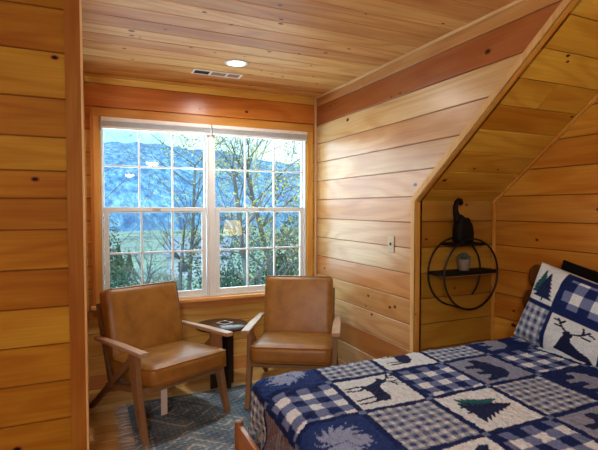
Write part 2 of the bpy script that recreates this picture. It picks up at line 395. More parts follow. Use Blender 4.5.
# trims -------------------------------------------------------------
def trim(name, f, mat): 
    mb = MB(); f(mb); return struct(mb.build(name, mat))
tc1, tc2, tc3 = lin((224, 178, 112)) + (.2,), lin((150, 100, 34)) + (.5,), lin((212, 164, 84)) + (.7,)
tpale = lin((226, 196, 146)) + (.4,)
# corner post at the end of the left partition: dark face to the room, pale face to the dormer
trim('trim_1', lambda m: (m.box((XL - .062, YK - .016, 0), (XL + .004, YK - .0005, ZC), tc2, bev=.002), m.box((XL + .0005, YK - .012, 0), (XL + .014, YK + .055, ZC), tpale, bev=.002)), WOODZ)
trim('trim_2', lambda m: m.box((XR - .018, YB - .018, 0), (XR - .001, YB - .001, ZC), tpale, bev=.004), WOODZ)
trim('trim_3', lambda m: m.box((XL + .001, YB - .018, 0), (XL + .018, YB - .001, ZC), tc3, bev=.004), WOODZ)
# edge of the right cheek: upright post and raking board following the slope
def rake(m):
    w = .05
    nx, nz = dz, -dy                                         # not used for thickness, board lies in the cheek plane
    m.prism([(YK - .012, 0), (YK - .012, ZK - .004), (YS - .012, ZC), (YS + .055, ZC), (YK + .036, ZK + .02), (YK + .036, 0)], 0, XR - .005, XR - .0005, lin((214, 178, 118)) + (.3,), bev=.001)
    m.prism([(XR - .005, 0), (XR + .034, 0), (XR + .034, ZK - .006), (XR - .005, ZK - .006)], 1, YK - .014, YK - .0005, lin((206, 156, 76)) + (.6,), bev=.002)
trim('trim_4', rake, WOODZ)
def rake2(m):
    # face of the raking board towards the slope
    d = Vector((0, dy, dz)); n = Vector((0, -dz, dy))
    M = Matrix(((1, 0, 0, 0), (0, d.y, n.y, YK), (0, d.z, n.z, ZK), (0, 0, 0, 1)))
    m.box((XR - .005, -.004, .0005), (XR + .026, sl_len - .02, .013), lin((204, 152, 66)) + (.8,), M=M, bev=.002)
trim('trim_5', rake2, TRIMY)
def rake3(m):
    d = Vector((0, dy, dz)); n = Vector((0, -dz, dy))
    M = Matrix(((1, 0, 0, 0), (0, d.y, n.y, YK), (0, d.z, n.z, ZK), (0, 0, 0, 1)))
    m.box((XW - .022, .0, .0005), (XW - .0005, sl_len - .02, .018), lin((206, 156, 72)) + (.1,), M=M, bev=.004)
trim('trim_6', rake3, TRIMY)
trim('trim_7', lambda m: m.box((XW - .02, YK - .02, 0), (XW - .0005, YK - .0005, ZK - .01), lin((206, 154, 72)) + (.15,), bev=.004), WOODZ)
trim('trim_8', lambda m: m.box((XR - .02, YS + .03, ZC - .02), (XR - .0005, YB - .0005, ZC - .0005), tpale, bev=.005), TRIMY)
trim('trim_9', lambda m: m.box((XL + .0005, YB - .02, ZC - .02), (XR - .0005, YB - .0005, ZC - .0005), tc3, bev=.005), TRIMX)
struct(trim('baseboard_back', lambda m: m.box((XL + .0005, YB - .016, 0.0005), (XR - .0005, YB - .0005, .115), lin((210, 150, 88)) + (.35,), bev=.004), TRIMX))
struct(trim('baseboard_right', lambda m: m.box((XR - .016, YK + .04, 0.0005), (XR - .0005, YB - .017, .115), lin((216, 162, 104)) + (.75,), bev=.004), TRIMY))
struct(trim('baseboard_left', lambda m: m.box((XL + .0005, YK + .06, 0.0005), (XL + .014, YB - .017, .115), lin((210, 150, 88)) + (.15,), bev=.004), TRIMY))
# window casing, stool and apron
def casing(m):
    y0, y1 = YB - .022, YB - .0005
    ca = lin((224, 176, 100)); 
    m.box((.030, y0, WZ0 - .01), (WX0 - .002, y1, WZ1 + .066), ca + (.2,), bev=.004)
    m.box((WX1 + .002, y0, WZ0 - .01), (WX1 + .060, y1, WZ1 + .066), lin((216, 164, 80)) + (.6,), bev=.004)
    m.box((.040, y0 - .004, WZ0), (.055, y0 + .002, WZ1 + .05), lin((206, 144, 80)) + (.2,), bev=.002)
trim('trim_10', casing, WOODZ)
def casing2(m):
    m.box((.030, YB - .024, WZ1 + .002), (WX1 + .060, YB - .0005, WZ1 + .068), lin((216, 160, 78)) + (.3,), bev=.004)
    m.box((.016, YB - .060, WZ0 - .030), (WX1 + .072, YB + .06, WZ0 - .002), lin((232, 180, 116)) + (.45,), bev=.006)
    m.box((.030, YB - .020, WZ0 - .090), (WX1 + .060, YB - .0005, WZ0 - .030), lin((206, 146, 82)) + (.9,), bev=.004)
trim('trim_11', casing2, TRIMX)

# ------------------------------------------------------------------ windows
def make_window(name, x0, x1):
    root = empty(name, (x0, YB, WZ0)); struct(root)
    W, Hh = x1 - x0, WZ1 - WZ0
    zr = 1.388 - WZ0                                          # meeting rail
    fw = .014
    def ring(m, a0, a1, b0, b1, w, y0, y1, wb=None):
        wb = wb or w
        m.box((a0, y0, b0), (a0 + w, y1, b1), bev=.003); m.box((a1 - w, y0, b0), (a1, y1, b1), bev=.003)
        m.box((a0 + w, y0, b0), (a1 - w, y1, b0 + wb), bev=.003); m.box((a0 + w, y0, b1 - w), (a1 - w, y1, b1), bev=.003)
    f = MB(); ring(f, 0, W, 0, Hh, fw, -.006, .075); f.build('window_frame', VINYL, root)
    for nm, b0, b1, y0, inset in (('upper_sash', zr - .018, Hh - fw, .040, fw), ('lower_sash', fw, zr + .026, .008, fw + .006)):
        low = nm == 'lower_sash'
        s = MB(); sw = .034 if low else .012
        ring(s, inset, W - inset, b0, b1, sw, y0, y0 + .030, .045 if low else .03)
        so = s.build(nm, VINYL, root)
        g = MB(); a0, a1, c0, c1 = inset + sw, W - inset - sw, b0 + (.045 if low else .03), b1 - sw
        g.add([(a0, y0 + .015, c0), (a1, y0 + .015, c0), (a1, y0 + .015, c1), (a0, y0 + .015, c1)], [(0, 1, 2, 3)])
        g.build('pane', GLASS, so)
        q = MB()
        for k in (1, 2):
            xm = a0 + (a1 - a0) * k / 3; q.box((xm - .007, y0 + .004, c0), (xm + .007, y0 + .024, c1), bev=.002)
        zm = (c0 + c1) / 2; q.box((a0, y0 + .0035, zm - .007), (a1, y0 + .0245, zm + .007), bev=.002)
        q.build('muntin_grille', VINYL, so)
    sc_ = MB(); sc_.add([(fw, .074, fw), (W - fw, .074, fw), (W - fw, .074, zr), (fw, .074, zr)], [(0, 1, 2, 3)]); sc_.build('insect_screen', SCREEN, root)
    lk = MB(); lk.box((W / 2 - .03, -.004, zr + .012), (W / 2 + .03, .008, zr + .026), bev=.003); lk.build('sash_lock', VINYL, root)
    return root
MX0, MX1 = .938, .982
make_window('window_1', WX0 + .001, MX0); make_window('window_2', MX1, WX1 - .001)
mm = MB(); mm.box((MX0 + .0005, YB - .012, WZ0), (MX1 - .0005, YB + .075, WZ1), bev=.003); struct(mm.build('window_3', VINYL))
def make_shade(x0, x1, label):
    root = empty('cellular_shade', (x0, YB - .012, WZ1))
    tag(root, label, 'window shade', 'raised shades at the top of the twin window')
    W = x1 - x0
    h = MB(); h.box((0, -.030, -.032), (W, .004, -.001), bev=.004); h.build('headrail', SHADER, root)
    f = MB()
    for k in range(7):
        z = -.033 - k * .0052; f.prism([(-.026, z), (-.029, z - .0026), (-.026, z - .0052), (.0, z - .0052), (.0, z)], 0, .004, W - .004)
    f.build('pleated_fabric', SHADEM, root)
    b = MB(); b.box((.002, -.030, -.088), (W - .002, .004, -.070), bev=.004); b.build('bottom_rail', SHADER, root)
    return root
make_shade(WX0 + .006, .956, 'white pleated shade drawn up at the top of the left half of the window')
make_shade(.964, WX1 - .006, 'white pleated shade drawn up at the top of the right half of the window')

# ------------------------------------------------------------------ ceiling fittings
def downlight(x, y, label, strength=9.0):
    root = empty('recessed_light', (x, y, ZC)); tag(root, label, 'ceiling light')
    t = MB(); t.lathe([(.060, -.001), (.064, -.008), (.080, -.006), (.086, -.001)], 40); t.build('trim_ring', WHITEP, root)
    d = MB(); d.lathe([(.0005, -.005), (.061, -.004)], 40); d.build('lens', emit_mat('lamp_lens', (255, 244, 226), strength), root)
    return root
LX, LY = .975, 3.20
downlight(LX, LY, 'lit white recessed downlight in the dormer ceiling beside the air vent')
vent = empty('air_vent', (.918, 3.512, ZC)); tag(vent, 'white rectangular air vent with grey louvers in the dormer ceiling', 'vent')
vf = MB()
vf.box((-.19, -.058, -.006), (.19, -.042, -.0005), bev=.001); vf.box((-.19, .042, -.006), (.19, .058, -.0005), bev=.001)
for xx in (-.19, -.062, .065, .172): vf.box((xx, -.042, -.006), (xx + .018, .042, -.0005), bev=.001)
vf.build('frame', WHITEP, vent)
for nm, a0, a1, m_ in (('dark_louver', -.172, -.062, DARKV), ('grey_louver', -.044, .065, GREYV), ('light_louver', .083, .172, GREYV)):
    q = MB(); q.box((a0, -.042, -.003), (a1, .042, -.0008))
    for k in range(7): q.box((a0, -.040 + k * .012, -.0055), (a1, -.036 + k * .012, -.003))
    q.build(nm, m_, vent)

# light switch
sw = empty('light_switch', (XR, 2.705, 1.153)); tag(sw, 'almond plastic toggle light switch on the pale pine wall', 'light switch')
p = MB(); p.box((-.007, -.036, -.058), (-.0005, .036, .058), bev=.003); p.build('face_plate', ALMOND, sw)
p = MB(); p.box((-.018, -.005, -.008), (-.007, .005, .012), bev=.002); p.build('toggle', flat_mat('toggle_grey', (120, 108, 88), .4), sw)
SCREWM = flat_mat('screw_grey', (130, 122, 104), .4)
for z in (-.03, .03):
    p = MB(); p.box((-.0085, -.003, z - .003), (-.007, .003, z + .003), bev=.001); p.build('screw', SCREWM, sw)

# ------------------------------------------------------------------ armchairs
def cushion_mesh(sx, sy, sz, r, puff, nx=22, ny=22, nz=8):
    """rounded, slightly crowned box cushion; returns bmesh centred at the origin"""
    bm = bmesh.new(); bmesh.ops.create_cube(bm, size=2.0)
    bmesh.ops.subdivide_edges(bm, edges=bm.edges[:], cuts=17, use_grid_fill=True)
    hx, hy, hz = sx / 2, sy / 2, sz / 2
    for v in bm.verts:
        u = v.co.copy()
        # spread samples toward edges
        u = Vector([math.copysign(abs(c) ** .8, c) for c in u])
        q = Vector((u.x * hx, u.y * hy, u.z * hz))
        inner = Vector((max(-hx + r, min(hx - r, q.x)), max(-hy + r, min(hy - r, q.y)), max(-hz + r, min(hz - r, q.z))))
        d = q - inner
        if d.length > 1e-7: q = inner + d.normalized() * r
        kx, ky, kz = 1 - u.x ** 2, 1 - u.y ** 2, 1 - u.z ** 2
        if abs(u.z) > .5: q.z += math.copysign(puff * (kx ** .6) * (ky ** .6), u.z)
        if abs(u.y) > .5: q.y += math.copysign(puff * .5 * (kx ** .6) * (kz ** .6), u.y)
        if abs(u.x) > .5: q.x += math.copysign(puff * .4 * (ky ** .6) * (kz ** .6), u.x)
        v.co = q
    return bm
def piping_loop(sx, sy, z, r, puff=0):
    hx, hy = sx / 2 - .002, sy / 2 - .002; pts = []
    for cx, cy, a0 in ((hx - r, hy - r, 0), (-hx + r, hy - r, 90), (-hx + r, -hy + r, 180), (hx - r, -hy + r, 270)):
        for k in range(5):
            a = math.radians(a0 + 22.5 * k); pts.append((cx + r * math.cos(a), cy + r * math.sin(a), z))
    return pts
WAL = [lin((124, 94, 62)) + (.1,), lin((138, 106, 74)) + (.5,), lin((176, 148, 120)) + (.8,)]  # last tone: arm rests, paled to carry the window's reflection in their colour
def make_chair(label):
    root = empty('armchair', (0, 0, 0)); tag(root, label, 'armchair', 'tan leather armchairs by the window')
    for sx in (-1, 1):
        xc = sx * .304
        def pz(m, poly, w=.036, c=0, bev=.005, dx=0): m.prism(poly, 0, xc + dx - w / 2, xc + dx + w / 2, WAL[c], bev=bev)
        m = MB(); pz(m, [(-.015, 0), (.018, 0), (.088, .16), (.138, .30), (.168, .42), (.172, .528), (.085, .528), (.078, .42), (.060, .28), (.028, .14)], .036, 1); m.build('front_leg', CHAIRW, root)
        m = MB(); pz(m, [(.755, 0), (.805, 0), (.160, .510), (.105, .505), (.150, .455)], .032, 0); m.build('rear_leg', CHAIRW, root)
        m = MB(); pz(m, [(.480, .222), (.520, .184), (.716, .740), (.680, .750)], .028, 0, dx=-sx * .030); m.build('back_post', CHAIRW, root)
        m = MB(); pz(m, [(.110, .288), (.112, .322), (.510, .250), (.510, .215)], .028, 0, dx=-sx * .002); m.build('side_rail', CHAIRW, root)
        # tapered flat arm rest
        m = MB(); bm = bmesh.new()
        o = sx * .010
        prof = [(-.014, .558, .030), (.30, .552, .029), (.64, .538, .020)]
        rings = []
        for (yy, zz, hw) in prof:
            rings.append([bm.verts.new((xc + o - hw, yy, zz)), bm.verts.new((xc + o + hw, yy, zz)), bm.verts.new((xc + o + hw * .9, yy, zz - .026)), bm.verts.new((xc + o - hw * .9, yy, zz - .026))])
        for a, b_ in zip(rings, rings[1:]):
            for k in range(4): bm.faces.new((a[k], a[(k + 1) % 4], b_[(k + 1) % 4], b_[k]))
        bm.faces.new(rings[0][::-1]); bm.faces.new(rings[-1])
        bmesh.ops.recalc_face_normals(bm, faces=bm.faces[:])
        bmesh.ops.bevel(bm, geom=bm.edges[:], offset=.004, segments=2, affect='EDGES')
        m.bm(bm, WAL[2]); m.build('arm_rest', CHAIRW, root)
    m = MB(); m.box((-.287, .045, .284), (.287, .073, .326), WAL[1], bev=.004); m.build('front_rail', CHAIRW, root)
    m = MB(); m.box((-.2595, .478, .205), (.2595, .502, .245), WAL[0], bev=.004); m.build('rear_rail', CHAIRW, root)
    for zz, yy in ((.52, .600), (.70, .662)):
        m = MB(); m.box((-.2595, yy + .008, zz - .03), (.2595, yy + .026, zz + .03), WAL[0], bev=.004); m.build('back_slat', CHAIRW, root)
    # seat cushion
    tilt = Matrix.Translation((0, .245, .374)) @ Matrix.Rotation(math.radians(-5), 4, 'X')
    m = MB(); m.bm(cushion_mesh(.566, .56, .126, .036, .018), M=tilt, smooth=True); so = m.build('seat_cushion', LEATHER, root)
    m = MB()
    for zz in (.051, -.051): m.tube([tilt @ Vector(q) for q in piping_loop(.566, .56, zz, .036)], .0035, 6, closed=True)
    m.build('piping', LEATHER, so)
    lean = Matrix.Translation((0, .580, .612)) @ Matrix.Rotation(math.radians(90 - 14), 4, 'X')
    m = MB(); m.bm(cushion_mesh(.545, .475, .115, .026, .014), M=lean, smooth=True); bo = m.build('back_cushion', LEATHER, root)
    m = MB()
    for zz in (.05, -.05): m.tube([lean @ Vector(q) for q in piping_loop(.545, .475, zz, .028)], .0035, 6, closed=True)
    m.build('piping', LEATHER, bo)
    return root
ch = make_chair('tan leather armchair with angled wooden frame, nearest the left wall, white tag hanging underneath')
ch.location = (.297 + .304 * .927, 2.829 + .304 * .376, .0); ch.rotation_euler.z = math.radians(22.1)
ch2 = copy_tree(ch)
ch2['label'] = 'tan leather armchair with angled wooden frame in the corner behind the foot of the bed'
a2 = math.radians(-30.5)
ch2.location = (.998 + .304 * math.cos(a2), 3.06 + .304 * math.sin(a2), .0); ch2.rotation_euler.z = a2
m = MB(); m.box((-.160, .075, .110), (-.116, .077, .300)); tg = m.build('hang_tag', PAPER, ch); tg['label'] = 'white fabric tag strip'

# ------------------------------------------------------------------ side table and coaster
st = empty('side_table', (.955, 3.56, 0)); tag(st, 'small dark round side table between the two leather armchairs', 'side table')
m = MB(); m.lathe([(.0005, .469), (.190, .469), (.205, .473), (.208, .481), (.205, .489), (.0005, .490)], 48); m.build('table_top', TABLETOP, st)
for rz in (math.radians(20), math.radians(110)):
    m = MB(); M_ = Matrix.Rotation(rz, 4, 'Z')
    m.box((-.105, -.013, 0), (.105, .013, .469), M=M_, bev=.003); m.build('crossed_panel', DARKWOOD, st)
co = empty('coaster', (.985, 3.58, .490)); tag(co, 'small pale square coaster lying on the dark side table', 'coaster')
m = MB(); m.box((-.05, -.05, .0003), (.05, .05, .008), bev=.004, M=Matrix.Rotation(.5, 4, 'Z')); m.build('coaster_body', flat_mat('coaster_stone', (176, 160, 146), .5, vary=.1), co)
m = MB(); m.lathe([(.036, .0082), (.038, .0095), (.040, .0082)], 24); m.build('raised_rim', flat_mat('coaster_rim', (120, 100, 88), .5), co)

# ------------------------------------------------------------------ 2D pattern helpers
def inpoly(px, py, poly):
    n = len(poly); c = np.zeros(px.shape, bool); j = n - 1
    for i in range(n):
        xi, yi = poly[i]; xj, yj = poly[j]
        if yi != yj:
            t = ((yi > py) != (yj > py)) & (px < (xj - xi) * (py - yi) / (yj - yi) + xi); c ^= t
        j = i
    return c
def stroke(px, py, pts, w):
    c = np.zeros(px.shape, bool)
    for (x0, y0), (x1, y1) in zip(pts, pts[1:]):
        dx, dy_ = x1 - x0, y1 - y0; L2 = dx * dx + dy_ * dy_ + 1e-9
        t = np.clip(((px - x0) * dx + (py - y0) * dy_) / L2, 0, 1)
        c |= (px - x0 - t * dx) ** 2 + (py - y0 - t * dy_) ** 2 < w * w
    return c
def pine(px, py, cx, b0, b1, hw, tiers=7):
    """saw-edged fir silhouette"""
    t = (py - b0) / (b1 - b0); fr = (t * tiers) % 1.0
    w = hw * (1 - t) * (1.18 - .42 * fr) + .012
    m = (t >= 0) & (t <= 1) & (np.abs(px - cx) < w)
    return m | ((np.abs(px - cx) < .018) & (py > b0 - .08) & (py <= b0 + .01))
DEER = [(.30, .30), (.33, .44), (.29, .52), (.26, .60), (.22, .66), (.17, .66), (.15, .70), (.22, .74), (.25, .79), (.30, .77), (.34, .68), (.40, .60), (.55, .58), (.70, .58), (.78, .54), (.80, .44), (.76, .32), (.70, .36), (.55, .38), (.42, .36)]
def deer(a, b):
    a = (a - .48) / 1.18 + .48; b = (b - .5) / 1.12 + .5
    m = inpoly(a, b, DEER)
    for pts in ([(.33, .40), (.32, .22), (.34, .10)], [(.40, .40), (.42, .24), (.40, .10)], [(.68, .40), (.66, .24), (.68, .10)], [(.76, .42), (.79, .25), (.77, .10)]): m |= stroke(a, b, pts, .018)
    for pts in ([(.26, .76), (.18, .84), (.16, .94)], [(.18, .84), (.10, .90)], [(.28, .76), (.38, .84), (.44, .94)], [(.36, .82), (.46, .84)], [(.33, .80), (.34, .92)], [(.20, .82), (.24, .92)]): m |= stroke(a, b, pts, .014)
    return m
def bear(a, b):
    a = (a - .5) / 1.08 + .5; b = (b - .43) / 1.25 + .43
    m = inpoly(a, b, [(.10, .44), (.13, .55), (.22, .60), (.28, .66), (.32, .62), (.45, .66), (.62, .68), (.78, .62), (.86, .50), (.88, .30), (.90, .20), (.78, .20), (.77, .30), (.70, .38), (.64, .24), (.55, .22), (.56, .36), (.44, .38), (.40, .20), (.30, .20), (.31, .38), (.24, .42), (.16, .40)])
    return m
def moose(a, b):
    m = inpoly(a, b, [(.20, .50), (.18, .60), (.24, .66), (.34, .72), (.50, .70), (.72, .64), (.82, .54), (.80, .40), (.60, .40), (.40, .42), (.30, .44)])
    m |= inpoly(a, b, [(.16, .68), (.08, .82), (.14, .90), (.22, .84), (.30, .92), (.36, .86), (.28, .70)])
    for pts in ([(.36, .46), (.36, .16)], [(.44, .46), (.45, .18)], [(.70, .46), (.70, .16)], [(.78, .5), (.80, .18)]): m |= stroke(a, b, pts, .024)
    return m
def leafm(a, b):
    """feathery pale sprig"""
    r = np.hypot((a - .5) * 1.0, (b - .5) * 1.25); th = np.arctan2(b - .5, a - .5)
    rag = .05 * np.sin(a * 61 + 3 * np.sin(b * 37)) * np.sin(b * 53 + 2 * np.sin(a * 41)) + .05 * np.sin(th * 17 + r * 30)
    e1 = np.hypot((a - .36) / .19, (b - .50) / .25); e2 = np.hypot((a - .66) / .18, (b - .42) / .22); e3 = np.hypot((a - .52) / .15, (b - .70) / .14)
    return np.minimum(np.minimum(e1, e2), e3) < 1 + rag * 5
NAVY = np.array(lin((24, 40, 92))); NAVY2 = np.array(lin((36, 60, 122))); CREAM = np.array(lin((208, 222, 228))); GREY = np.array(lin((132, 142, 166)))
LTB = np.array(lin((112, 134, 172))); TEAL = np.array(lin((36, 92, 96))); INK = np.array(lin((30, 40, 78)))
def check(u, v, p, c0=NAVY, c1=np.array(lin((104, 120, 162))), c2=CREAM):
    i = np.floor(u / p).astype(int) % 2; j = np.floor(v / p).astype(int) % 2; s = (i + j)[..., None]
    return np.where(s == 0, c0, np.where(s == 1, c1, c2))
def plaid(u, v):
    f = lambda t: .5 + .5 * np.sign(np.sin(t * 2 * PI / .049)) * np.abs(np.sin(t * 2 * PI / .049)) ** .4
    g = lambda t: (np.abs(np.mod(t, .049) - .0245) < .004)
    k = np.clip((f(u) + f(v)) / 2 * .9 + .22 * noise2(u, v, 90, 41) + .05, 0, 1)
    c = NAVY2 * (1 - k[..., None]) + CREAM * .92 * k[..., None]
    c = np.where(g(u)[..., None] | g(v)[..., None], c * .55 + LTB * .3, c)
    w = (np.sin(u * 900) * np.sin(v * 900) > .3)[..., None]
    return np.where(w, c * .82, c)
def noise2(u, v, s, seed=0):
    r = np.random.default_rng(seed); out = np.zeros(u.shape)
    for k in range(6):
        a = r.uniform(0, 2 * PI); f = s * r.uniform(.6, 1.8); out += np.sin((u * math.cos(a) + v * math.sin(a)) * f + r.uniform(0, 6))
    return out / 6

# quilt colour as a function of the cloth's own coordinates (X along the bed, Y across it)
PIT = .322
def quilt_color(X, Y):
    Xs = X - .09 * (Y - 1.80) + noise2(X, Y, 30, 3) * .003; Ys = Y + noise2(X, Y, 30, 4) * .003
    ci = np.floor((Xs - .972) / PIT + 1).astype(int); ri = np.floor((1.805 - Ys) / PIT + 1).astype(int)      # column 0: x .65-.97, row 0: y > 1.80
    up = (Xs - .972) / PIT + 1 - ci; dn = (1.805 - Ys) / PIT + 1 - ri                                     # 0..1 in the cell
    sash = .085
    a = np.clip((dn - sash * .5) / (1 - sash), -.01, 1.01); b = np.clip((up - sash * .5) / (1 - sash), -.01, 1.01)
    A, B = a * PIT, b * PIT
    out = np.broadcast_to(NAVY, X.shape + (3,)).copy()
    plan = {(0, 0): 'leaf', (0, 1): 'plaid', (0, 2): 'moose', (0, 3): 'plaid', (0, 4): 'navybear', (0, 5): 'check',
            (1, 0): 'check', (1, 1): 'deer', (1, 2): 'check', (1, 3): 'bear', (1, 4): 'check', (1, 5): 'moose',
            (2, 0): 'leaf', (2, 1): 'plaid', (2, 2): 'pine', (2, 3): 'plaid', (2, 4): 'navybear', (2, 5): 'plaid',
            (3, 0): 'check', (3, 1): 'moose', (3, 2): 'check', (3, 3): 'bear', (3, 4): 'check', (3, 5): 'deer',
            (4, 0): 'leaf', (4, 1): 'plaid', (4, 2): 'deer', (4, 3): 'plaid', (4, 4): 'navybear', (4, 5): 'check'}
    for r in range(-1, 7):
        for c in range(-1, 8):
            m = (ri == r) & (ci == c)
            if not m.any(): continue
            k = plan.get((r % 5, c % 6), 'plaid')
            if c < 0: k = 'stripe' if r % 2 else 'plaid'
            if r < 0: k = 'plaid'
            aa, bb, AA, BB = a[m], b[m], A[m], B[m]
            if k == 'check': q = check(AA, BB + .03, PIT * .93 / 5)
            elif k == 'plaid': q = plaid(AA, BB)
            elif k == 'stripe': q = np.where((np.sin(AA * 300) > .2)[..., None], GREY * .75, np.array(lin((104, 84, 84))))
            elif k == 'leaf': q = np.where(leafm(aa, bb)[..., None], np.array(lin((138, 154, 188))), NAVY2 * .9)
            elif k == 'navybear': q = np.where(bear(aa, bb)[..., None], GREY, NAVY * .9)
            elif k == 'bear': q = np.where(bear(aa, bb)[..., None], INK, GREY)
            elif k == 'deer': q = np.where(deer(aa, bb)[..., None], INK, CREAM)
            elif k == 'moose': q = np.where(moose(aa, bb)[..., None], INK, CREAM)
            elif k == 'pine':
                q = np.broadcast_to(CREAM, aa.shape + (3,)).copy()
                q[pine(aa, bb, .36, .24, .80, .22)] = TEAL; q[pine(aa, bb, .54, .20, .90, .26)] = INK
            q = np.array(q, float)
            q[(aa < 0) | (aa > 1) | (bb < 0) | (bb > 1)] = NAVY * .95
            out[m] = q
    # lighter squares where the bands cross
    cr = (np.minimum(dn, 1 - dn) < sash * .5) & (np.minimum(up, 1 - up) < sash * .5)
    out[cr] = LTB * .8
    return out
def grid_obj(name, V, C, mat, parent=None, keep=None, flip=False):
    """V: (n,m,3) positions, C: (n,m,3) colours -> one smooth mesh with point colours"""
    n, m = V.shape[:2]
    me = bpy.data.meshes.new(name)
    idx = np.arange(n * m).reshape(n, m)
    F = np.stack([idx[:-1, :-1], idx[1:, :-1], idx[1:, 1:], idx[:-1, 1:]], -1).reshape(-1, 4)
    if flip: F = F[:, ::-1]
    if keep is not None:
        kf = keep.reshape(-1)[F].all(1); F = F[kf]
    me.from_pydata(V.reshape(-1, 3).tolist(), [], F.tolist())
    me.materials.append(mat)
    at = me.color_attributes.new('Col', 'FLOAT_COLOR', 'POINT')
    at.data.foreach_set('color', np.concatenate([C, np.ones(C.shape[:2] + (1,))], -1).reshape(-1).astype(np.float32))
    me.polygons.foreach_set('use_smooth', [True] * len(me.polygons))
    bm = bmesh.new(); bm.from_mesh(me)
    loose = [v for v in bm.verts if not v.link_faces]
    if loose: bmesh.ops.delete(bm, geom=loose, context='VERTS')
    bm.to_mesh(me); bm.free(); me.update()
    o = bpy.data.objects.new(name, me); COL.objects.link(o)
    if parent is not None: o.parent = parent
    return o

# ------------------------------------------------------------------ rug
RX0, RX1, RY0, RY1 = .235, 1.93, 2.385, 3.485
def rug_color(X, Y):
    base = np.array(lin((138, 166, 182))); dark = np.array(lin((66, 88, 110))); pale = np.array(lin((206, 202, 192))); tan = np.array(lin((166, 146, 122)))
    u, v = X - RX0, Y - RY0
    n1 = noise2(X, Y, 26, 11); n2 = noise2(X * .35, Y * 3.2, 130, 12); n3 = noise2(X * 1.5, Y * 1.5, 60, 13)
    k = np.clip(.5 + .5 * n1 + .55 * n2, 0, 1)[..., None]
    c = dark * (1 - k) + base * k
    c = np.where((n3 > .28)[..., None], c * .6 + tan * .4, c)
    W, H_ = RX1 - RX0, RY1 - RY0
    # stepped lozenges in pale yarn, worn
    wob = .012 * noise2(X, Y, 40, 15); cu = np.abs(np.mod(u, .64) - .32); cv = np.abs(np.mod(v + .02, .56) - .28)
    d = cu + cv + wob
    line = (np.abs(d - .25) < .011) | (np.abs(d - .16) < .009) | (np.abs(d - .07) < .012)
    d2 = np.abs(np.mod(u + .28, .56) - .28) + np.abs(np.mod(v + .30, .56) - .28)
    line |= (np.abs(d2 - .13) < .009) | (np.abs(d2 - .05) < .012)
    edge = np.minimum(np.minimum(u, W - u), np.minimum(v, H_ - v))
    line |= (np.abs(edge - .06) < .008) | (np.abs(edge - .10) < .005)
    worn = (n2 + n1 + .5 * n3 > -.12)
    c = np.where((line & worn)[..., None], c * .25 + pale * .75, c)
    weave = (.9 + .1 * np.sin(X * 900))[..., None]
    return np.clip(c * weave, 0, 1)
nx, ny = 300, 200
gx, gy = np.meshgrid(np.linspace(RX0, RX1, nx), np.linspace(RY0, RY1, ny), indexing='ij')
rv = np.stack([gx, gy, .009 + .0012 * noise2(gx, gy, 90, 5)], -1)
eg = (gx == RX0) | (gx == RX1) | (gx == gx[0, 0]) | (np.arange(ny)[None, :] == 0) | (np.arange(ny)[None, :] == ny - 1)
rv[..., 2] = np.where(eg, .001, rv[..., 2])
rug = grid_obj('area_rug', rv, rug_color(gx, gy), RUGM)
tag(rug, 'worn blue grey woven rug with lozenge pattern and fringe under the armchairs', 'rug')
fm = MB()
Rr = random.Random(4)
for side, x0, dr in ((0, RX0 + .004, -1), (1, RX1 - .004, 1)):
    if side == 1: continue
    for k in range(96):
        y = RY0 + (k + .5) / 96 * (RY1 - RY0); L_ = Rr.uniform(.065, .10); dyy = Rr.uniform(-.018, .018)
        fm.tube([(x0, y, .006), (x0 + dr * L_ * .5, y + dyy * .3, .006 + Rr.uniform(0, .003)), (x0 + dr * L_, y + dyy, .004)], [.0042, .0036, .002], 5, lin(Rr.choice([(214, 204, 190), (184, 172, 160), (140, 144, 152)])) + (0,))
fr = fm.build('fringe', attr_mat('rug_yarn', .95), rug); tag(fr, 'pale knotted fringe', kind='stuff')

# ------------------------------------------------------------------ bed
bed = empty('log_bed', (1.65, 1.25, 0)); tag(bed, 'wooden bed with stacked log headboard and low board at its foot', 'bed')
def bpart(mb, name, mat):
    o = mb.build(name, mat, bed); o.location = (-1.65, -1.25, 0); return o
BC = lin((150, 104, 60)) + (.3,); BC2 = lin((128, 90, 56)) + (.7,)
for yy in (2.085, .425):
    m = MB(); m.lathe([(.0005, 0), (.021, 0), (.021, .396), (.0185, .4), (.0005, .4005)], 24, (.640, yy, 0), BC2); bpart(m, 'foot_post', BEDW)
m = MB(); m.box((.630, .446, .16), (.652, 2.064, .386), lin((176, 122, 68)) + (.2,), bev=.003); bpart(m, 'foot_board', BEDW)
for yy in (2.055, .435):
    m = MB(); m.box((.662, yy - .010, .16), (2.50, yy + .010, .34), BC, bev=.003); bpart(m, 'side_rail', BEDW)
for zz, y1, rr in ((.965, 2.045, .085), (.80, 2.09, .083), (.635, 2.06, .083), (.47, 2.08, .083)):
    m = MB(); pts = []; rad = []
    ys = [.32 + (y1 - .32) * k / 18 for k in range(19)]
    cap = [(y1 + rr * .55 * math.sin(t), rr * math.cos(t) ** .8) for t in np.linspace(.2, 1.5, 7)]
    pts = [(2.570, .32 - rr * .55, zz), (2.570, .32 - rr * .3, zz)] + [(2.570, q, zz + .003 * math.sin(q * 9 + zz * 20)) for q in ys] + [(2.570, q, zz) for q, _ in cap]
    rad = [rr * .3, rr * .8] + [rr * (1 + .02 * math.sin(q * 7 + zz * 30)) for q in ys] + [max(.004, c) for _, c in cap]
    m.tube(pts, rad, 20, lin((96, 66, 34)) + (zz % 1,)); m.v = [(2.604 + (x - 2.57) * .6, y, z) for x, y, z in m.v]; bpart(m, 'headboard_log', LOGM)
m = MB(); m.bm(cushion_mesh(1.80, 1.56, .26, .05, .004), M=Matrix.Translation((1.585, 1.25, .452)), smooth=True); bpart(m, 'mattress', MATTM)

